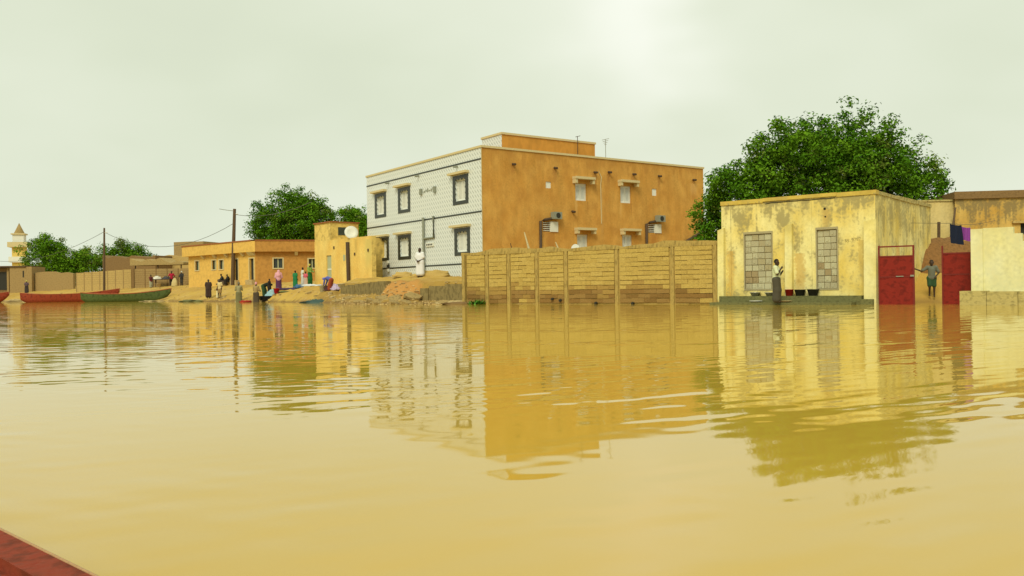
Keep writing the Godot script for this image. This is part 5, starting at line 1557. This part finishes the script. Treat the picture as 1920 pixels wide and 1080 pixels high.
	vessel("basin", "dull tin basin on the plinth behind the woman's skirt", "basin", f * Vector3(-3.98, 0.33, 0.2), 0.12, 0.21, 0.13, tin)
	vessel("bucket", "red plastic tub on the plinth beside the woman", "bucket", f * Vector3(-3.18, 0.33, 0.26), 0.13, 0.16, 0.24, mat(Color(0.34, 0.02, 0.012), 0.45))
	vessel("wash_tub", "black rubber tub on the plinth next to the red one", "tub", f * Vector3(-2.78, 0.33, 0.2), 0.14, 0.21, 0.23, M.dark)
	vessel("wash_tub", "black rubber tub on the plinth under the narrow bricked window", "tub", f * Vector3(-2.27, 0.33, 0.2), 0.15, 0.22, 0.24, M.dark)
	vessel("tray", "pale flat tray on the lower step beside the woman's feet", "tray", f * Vector3(-4.35, 0.09, 0.72), 0.16, 0.24, 0.05, M.white)
	vessel("tray", "flat enamel dish on the lower step beyond the woman's feet", "tray", f * Vector3(-3.1, 0.09, 0.8), 0.15, 0.22, 0.05, M.stone_pale)
	# market table
	var t := thing("market_table", "low market table heaped with white and dark goods by the block wall", "table", P.call(-38.9, 95.2), -0.1)
	bar(t, "table_top", M.wood, Vector3(-1.2, 0.78, -0.4), Vector3(1.0, 0.85, 0.4))
	for x in [-1.1, 0.85]:
		for z in [-0.35, 0.25]: bar(t, "leg", M.wood, Vector3(x, -0.1, z), Vector3(x + 0.1, 0.78, z + 0.1))
	for q in [["white sack on the market table", -39.6, Vector3(0.5, 0.34, 0.3), Color(0.6, 0.58, 0.5)], ["dark bundle on the market table", -38.6, Vector3(0.4, 0.3, 0.3), Color(0.06, 0.06, 0.07)]]:
		single("sack", q[0], "sack", heap_mesh(q[2], 9, 0.4), cloth(q[3]), V(q[1], lay(-38.9, 95.2) + 0.84, 95.2))
	vessel("bucket", "white bucket with a red cloth in front of the market table", "bucket", P.call(-39.1, 94.3), 0.22, 0.27, 0.5, mat(Color(0.55, 0.45, 0.3), 0.5))
	single("flour_sack", "cream sack standing between the two people at the market table", "sack", heap_mesh(Vector3(0.35, 0.85, 0.3), 14, 0.3), cloth(Color(0.55, 0.45, 0.22)), P.call(-37.3, 94.4))

func _ready():
	nz.seed = 11
	nz.frequency = 0.35
	nz.fractal_octaves = 3
	rng.seed = 5
	# camera
	var cam := Camera3D.new()
	cam.name = "camera"
	add_child(cam)
	cam.position = Vector3(0, 0.8, 0)
	cam.rotation = Vector3(-0.0003, 0, -0.014)
	cam.fov = 2.0 * rad_to_deg(atan(540.0 / 1600.0))
	cam.near = 0.05
	cam.far = 2000.0
	# overcast sky: thin cloud, brighter where the sun stands behind it
	var sw := 768; var sh := 384
	var sn := FastNoiseLite.new()
	sn.seed = 4; sn.frequency = 1.0; sn.fractal_octaves = 4
	var glow := Vector3(sin(deg_to_rad(10)) * cos(deg_to_rad(16.5)), sin(deg_to_rad(16.5)), -cos(deg_to_rad(10)) * cos(deg_to_rad(16.5)))
	var sky_data := PackedFloat32Array()
	sky_data.resize(sw * sh * 3)
	for j in sh:
		var e := (0.5 - (j + 0.5) / sh) * PI
		for i in sw:
			var a := (i + 0.5) / sw * TAU
			var d := Vector3(sin(a) * cos(e), sin(e), -cos(a) * cos(e))
			var up := maxf(d.y, 0.0)
			var q := d / (up + 0.35)
			var n := sn.get_noise_3d(q.x * 1.3, q.y * 0.6, q.z * 1.3) + 0.4 * sn.get_noise_3d(q.x * 3.0 + 9.0, 0.0, q.z * 4.5)
			var l := 0.785 + 0.05 * n + 0.075 * exp(-up * 9.0)
			var g := maxf(0.0, d.dot(glow))
			l += 0.11 * pow(g, 300.0) * (1.0 + 1.5 * n) + 0.06 * pow(g, 30.0)
			var c := Vector3(0.925, 1.0, 0.785).lerp(Vector3(0.985, 1.0, 0.91), clampf((l - 0.78) * 4.0, 0, 1)) * l * 0.667
			if d.y < 0: c = Vector3(0.22, 0.17, 0.08)
			var k := (j * sw + i) * 3
			sky_data[k] = c.x; sky_data[k + 1] = c.y; sky_data[k + 2] = c.z
	var pano := PanoramaSkyMaterial.new()
	pano.panorama = ImageTexture.create_from_image(Image.create_from_data(sw, sh, false, Image.FORMAT_RGBF, sky_data.to_byte_array()))
	var sky := Sky.new()
	sky.sky_material = pano
	var env := Environment.new()
	env.background_mode = Environment.BG_SKY
	env.sky = sky
	env.tonemap_mode = Environment.TONE_MAPPER_LINEAR
	env.tonemap_exposure = 1.5
	env.sdfgi_enabled = true
	env.ssao_enabled = true
	env.ssil_enabled = true
	var we := WorldEnvironment.new()
	we.name = "world_environment"
	we.environment = env
	add_child(we)
	# sun veiled by cloud, from behind the viewer's left shoulder
	var sun := DirectionalLight3D.new()
	sun.name = "sun"
	add_child(sun)
	sun.look_at_from_position(Vector3(-2.8, 8, 8), Vector3.ZERO)
	sun.light_color = Color(1.0, 0.96, 0.82)
	sun.light_energy = 0.5
	sun.light_angular_distance = 25.0
	sun.shadow_enabled = true
	make_materials()
	make_ground()
	make_water()
	big_house()
	compound_wall()
	yellow_house()
	right_corner()
	mustard_house()
	annex()
	left_village()
	bank_details()
	# trees
	tree("neem_tree", "big dense dark green tree behind the yellow building", V(17.2, 0.9, 46.5), [[V(16.6, 6.3, 46), Vector3(4.2, 3.5, 3.4)], [V(18.6, 7.3, 46.5), Vector3(3.2, 2.8, 3.0)], [V(21.3, 5.6, 46), Vector3(2.9, 2.4, 2.6)], [V(12.6, 5.2, 46), Vector3(2.3, 2.3, 2.4)], [V(11.4, 3.9, 46.5), Vector3(1.5, 2.0, 1.6)], [V(14.2, 7.6, 45.6), Vector3(1.7, 1.7, 1.7)]], 1180, 0.21, 101, Color(1, 1, 1), 0.14)
	tree("neem_tree", "round leafy tree behind the mustard house", V(-25.2, 1.8, 98), [[V(-25.0, 8.5, 98), Vector3(4.4, 4.0, 4.0)], [V(-23.0, 8.4, 97), Vector3(2.8, 3.7, 3.0)], [V(-27.6, 7.6, 98), Vector3(2.3, 2.6, 2.4)]], 720, 0.27, 102, Color(1, 1, 1), 0.16)
	tree("neem_tree", "smaller lighter tree between the turret and the tiled house", V(-18.3, 1.8, 98), [[V(-18.4, 8.2, 98), Vector3(1.9, 2.2, 2.0)], [V(-17.0, 7.6, 98.5), Vector3(1.3, 1.5, 1.3)]], 190, 0.27, 103, Color(1.15, 1.15, 1), 0.18)
	tree("shore_tree", "spreading leafy tree with thin upright shoots before the minaret", V(-61.5, 1.8, 117), [[V(-62.5, 5.2, 117), Vector3(4.2, 2.7, 3.2)], [V(-58.6, 4.6, 117), Vector3(3.4, 2.2, 3.0)], [V(-63.6, 7.4, 117), Vector3(1.5, 1.7, 1.5)]], 430, 0.3, 104, Color(1.2, 1.1, 1), 0.35)
	tree("shore_tree", "dark rounded tree behind the broken mud building", V(-54.2, 1.8, 120), [[V(-54.5, 5.6, 120), Vector3(3.2, 2.5, 2.6)], [V(-52.0, 4.6, 120), Vector3(2.4, 1.6, 2.0)]], 230, 0.3, 105, Color(1.0, 0.95, 1), 0.25)
	# poles and cables
	pole("thin utility pole standing before the light panelled wall", V(-44.2, 1.7, 92.5), V(-44.1, 7.9, 92.5), 0.13)
	var p2: Node3D = pole("stout leaning utility pole in front of the mustard house", V(-26.85, 1.7, 82.0), V(-26.55, 8.75, 82.0), 0.2)
	var arm := B.new()
	arm.tube([Vector3(0.25, 6.85, 0), Vector3(-0.5, 6.95, 0), Vector3(-1.1, 7.05, 0.2)], 0.03, 6)
	put("lamp_arm", arm, M.grey_metal, p2)
	wire("sagging cable between the two utility poles", V(-44.0, 7.4, 92.5), V(-26.6, 7.4, 82.0), 1.9)
	wire("cable running off from the thin pole towards the minaret", V(-44.1, 7.5, 92.5), V(-74.0, 6.0, 118.0), 1.6)
	wire("cable from the stout pole to the tiled house", V(-26.4, 8.2, 82.0), V(-15.3, 7.6, 65.5), 0.5)
	# boats
	pirogue("long red pirogue drawn up on the shore", V(-43.6, 0.1, 84.2), 1.0, 9.6, M.boat_red, 0.92)
	pirogue("long green pirogue with red gunwale overlapping the red one", V(-36.3, 0.1, 80.3), 2.0, 8.3, M.boat_green, 0.86)
	pirogue("dark red pirogue under pale canvas beside the dark shed", V(-57.6, 0.1, 90.3), 4.0, 8.4, M.boat_red, 0.8)
	people()
	near_boat()
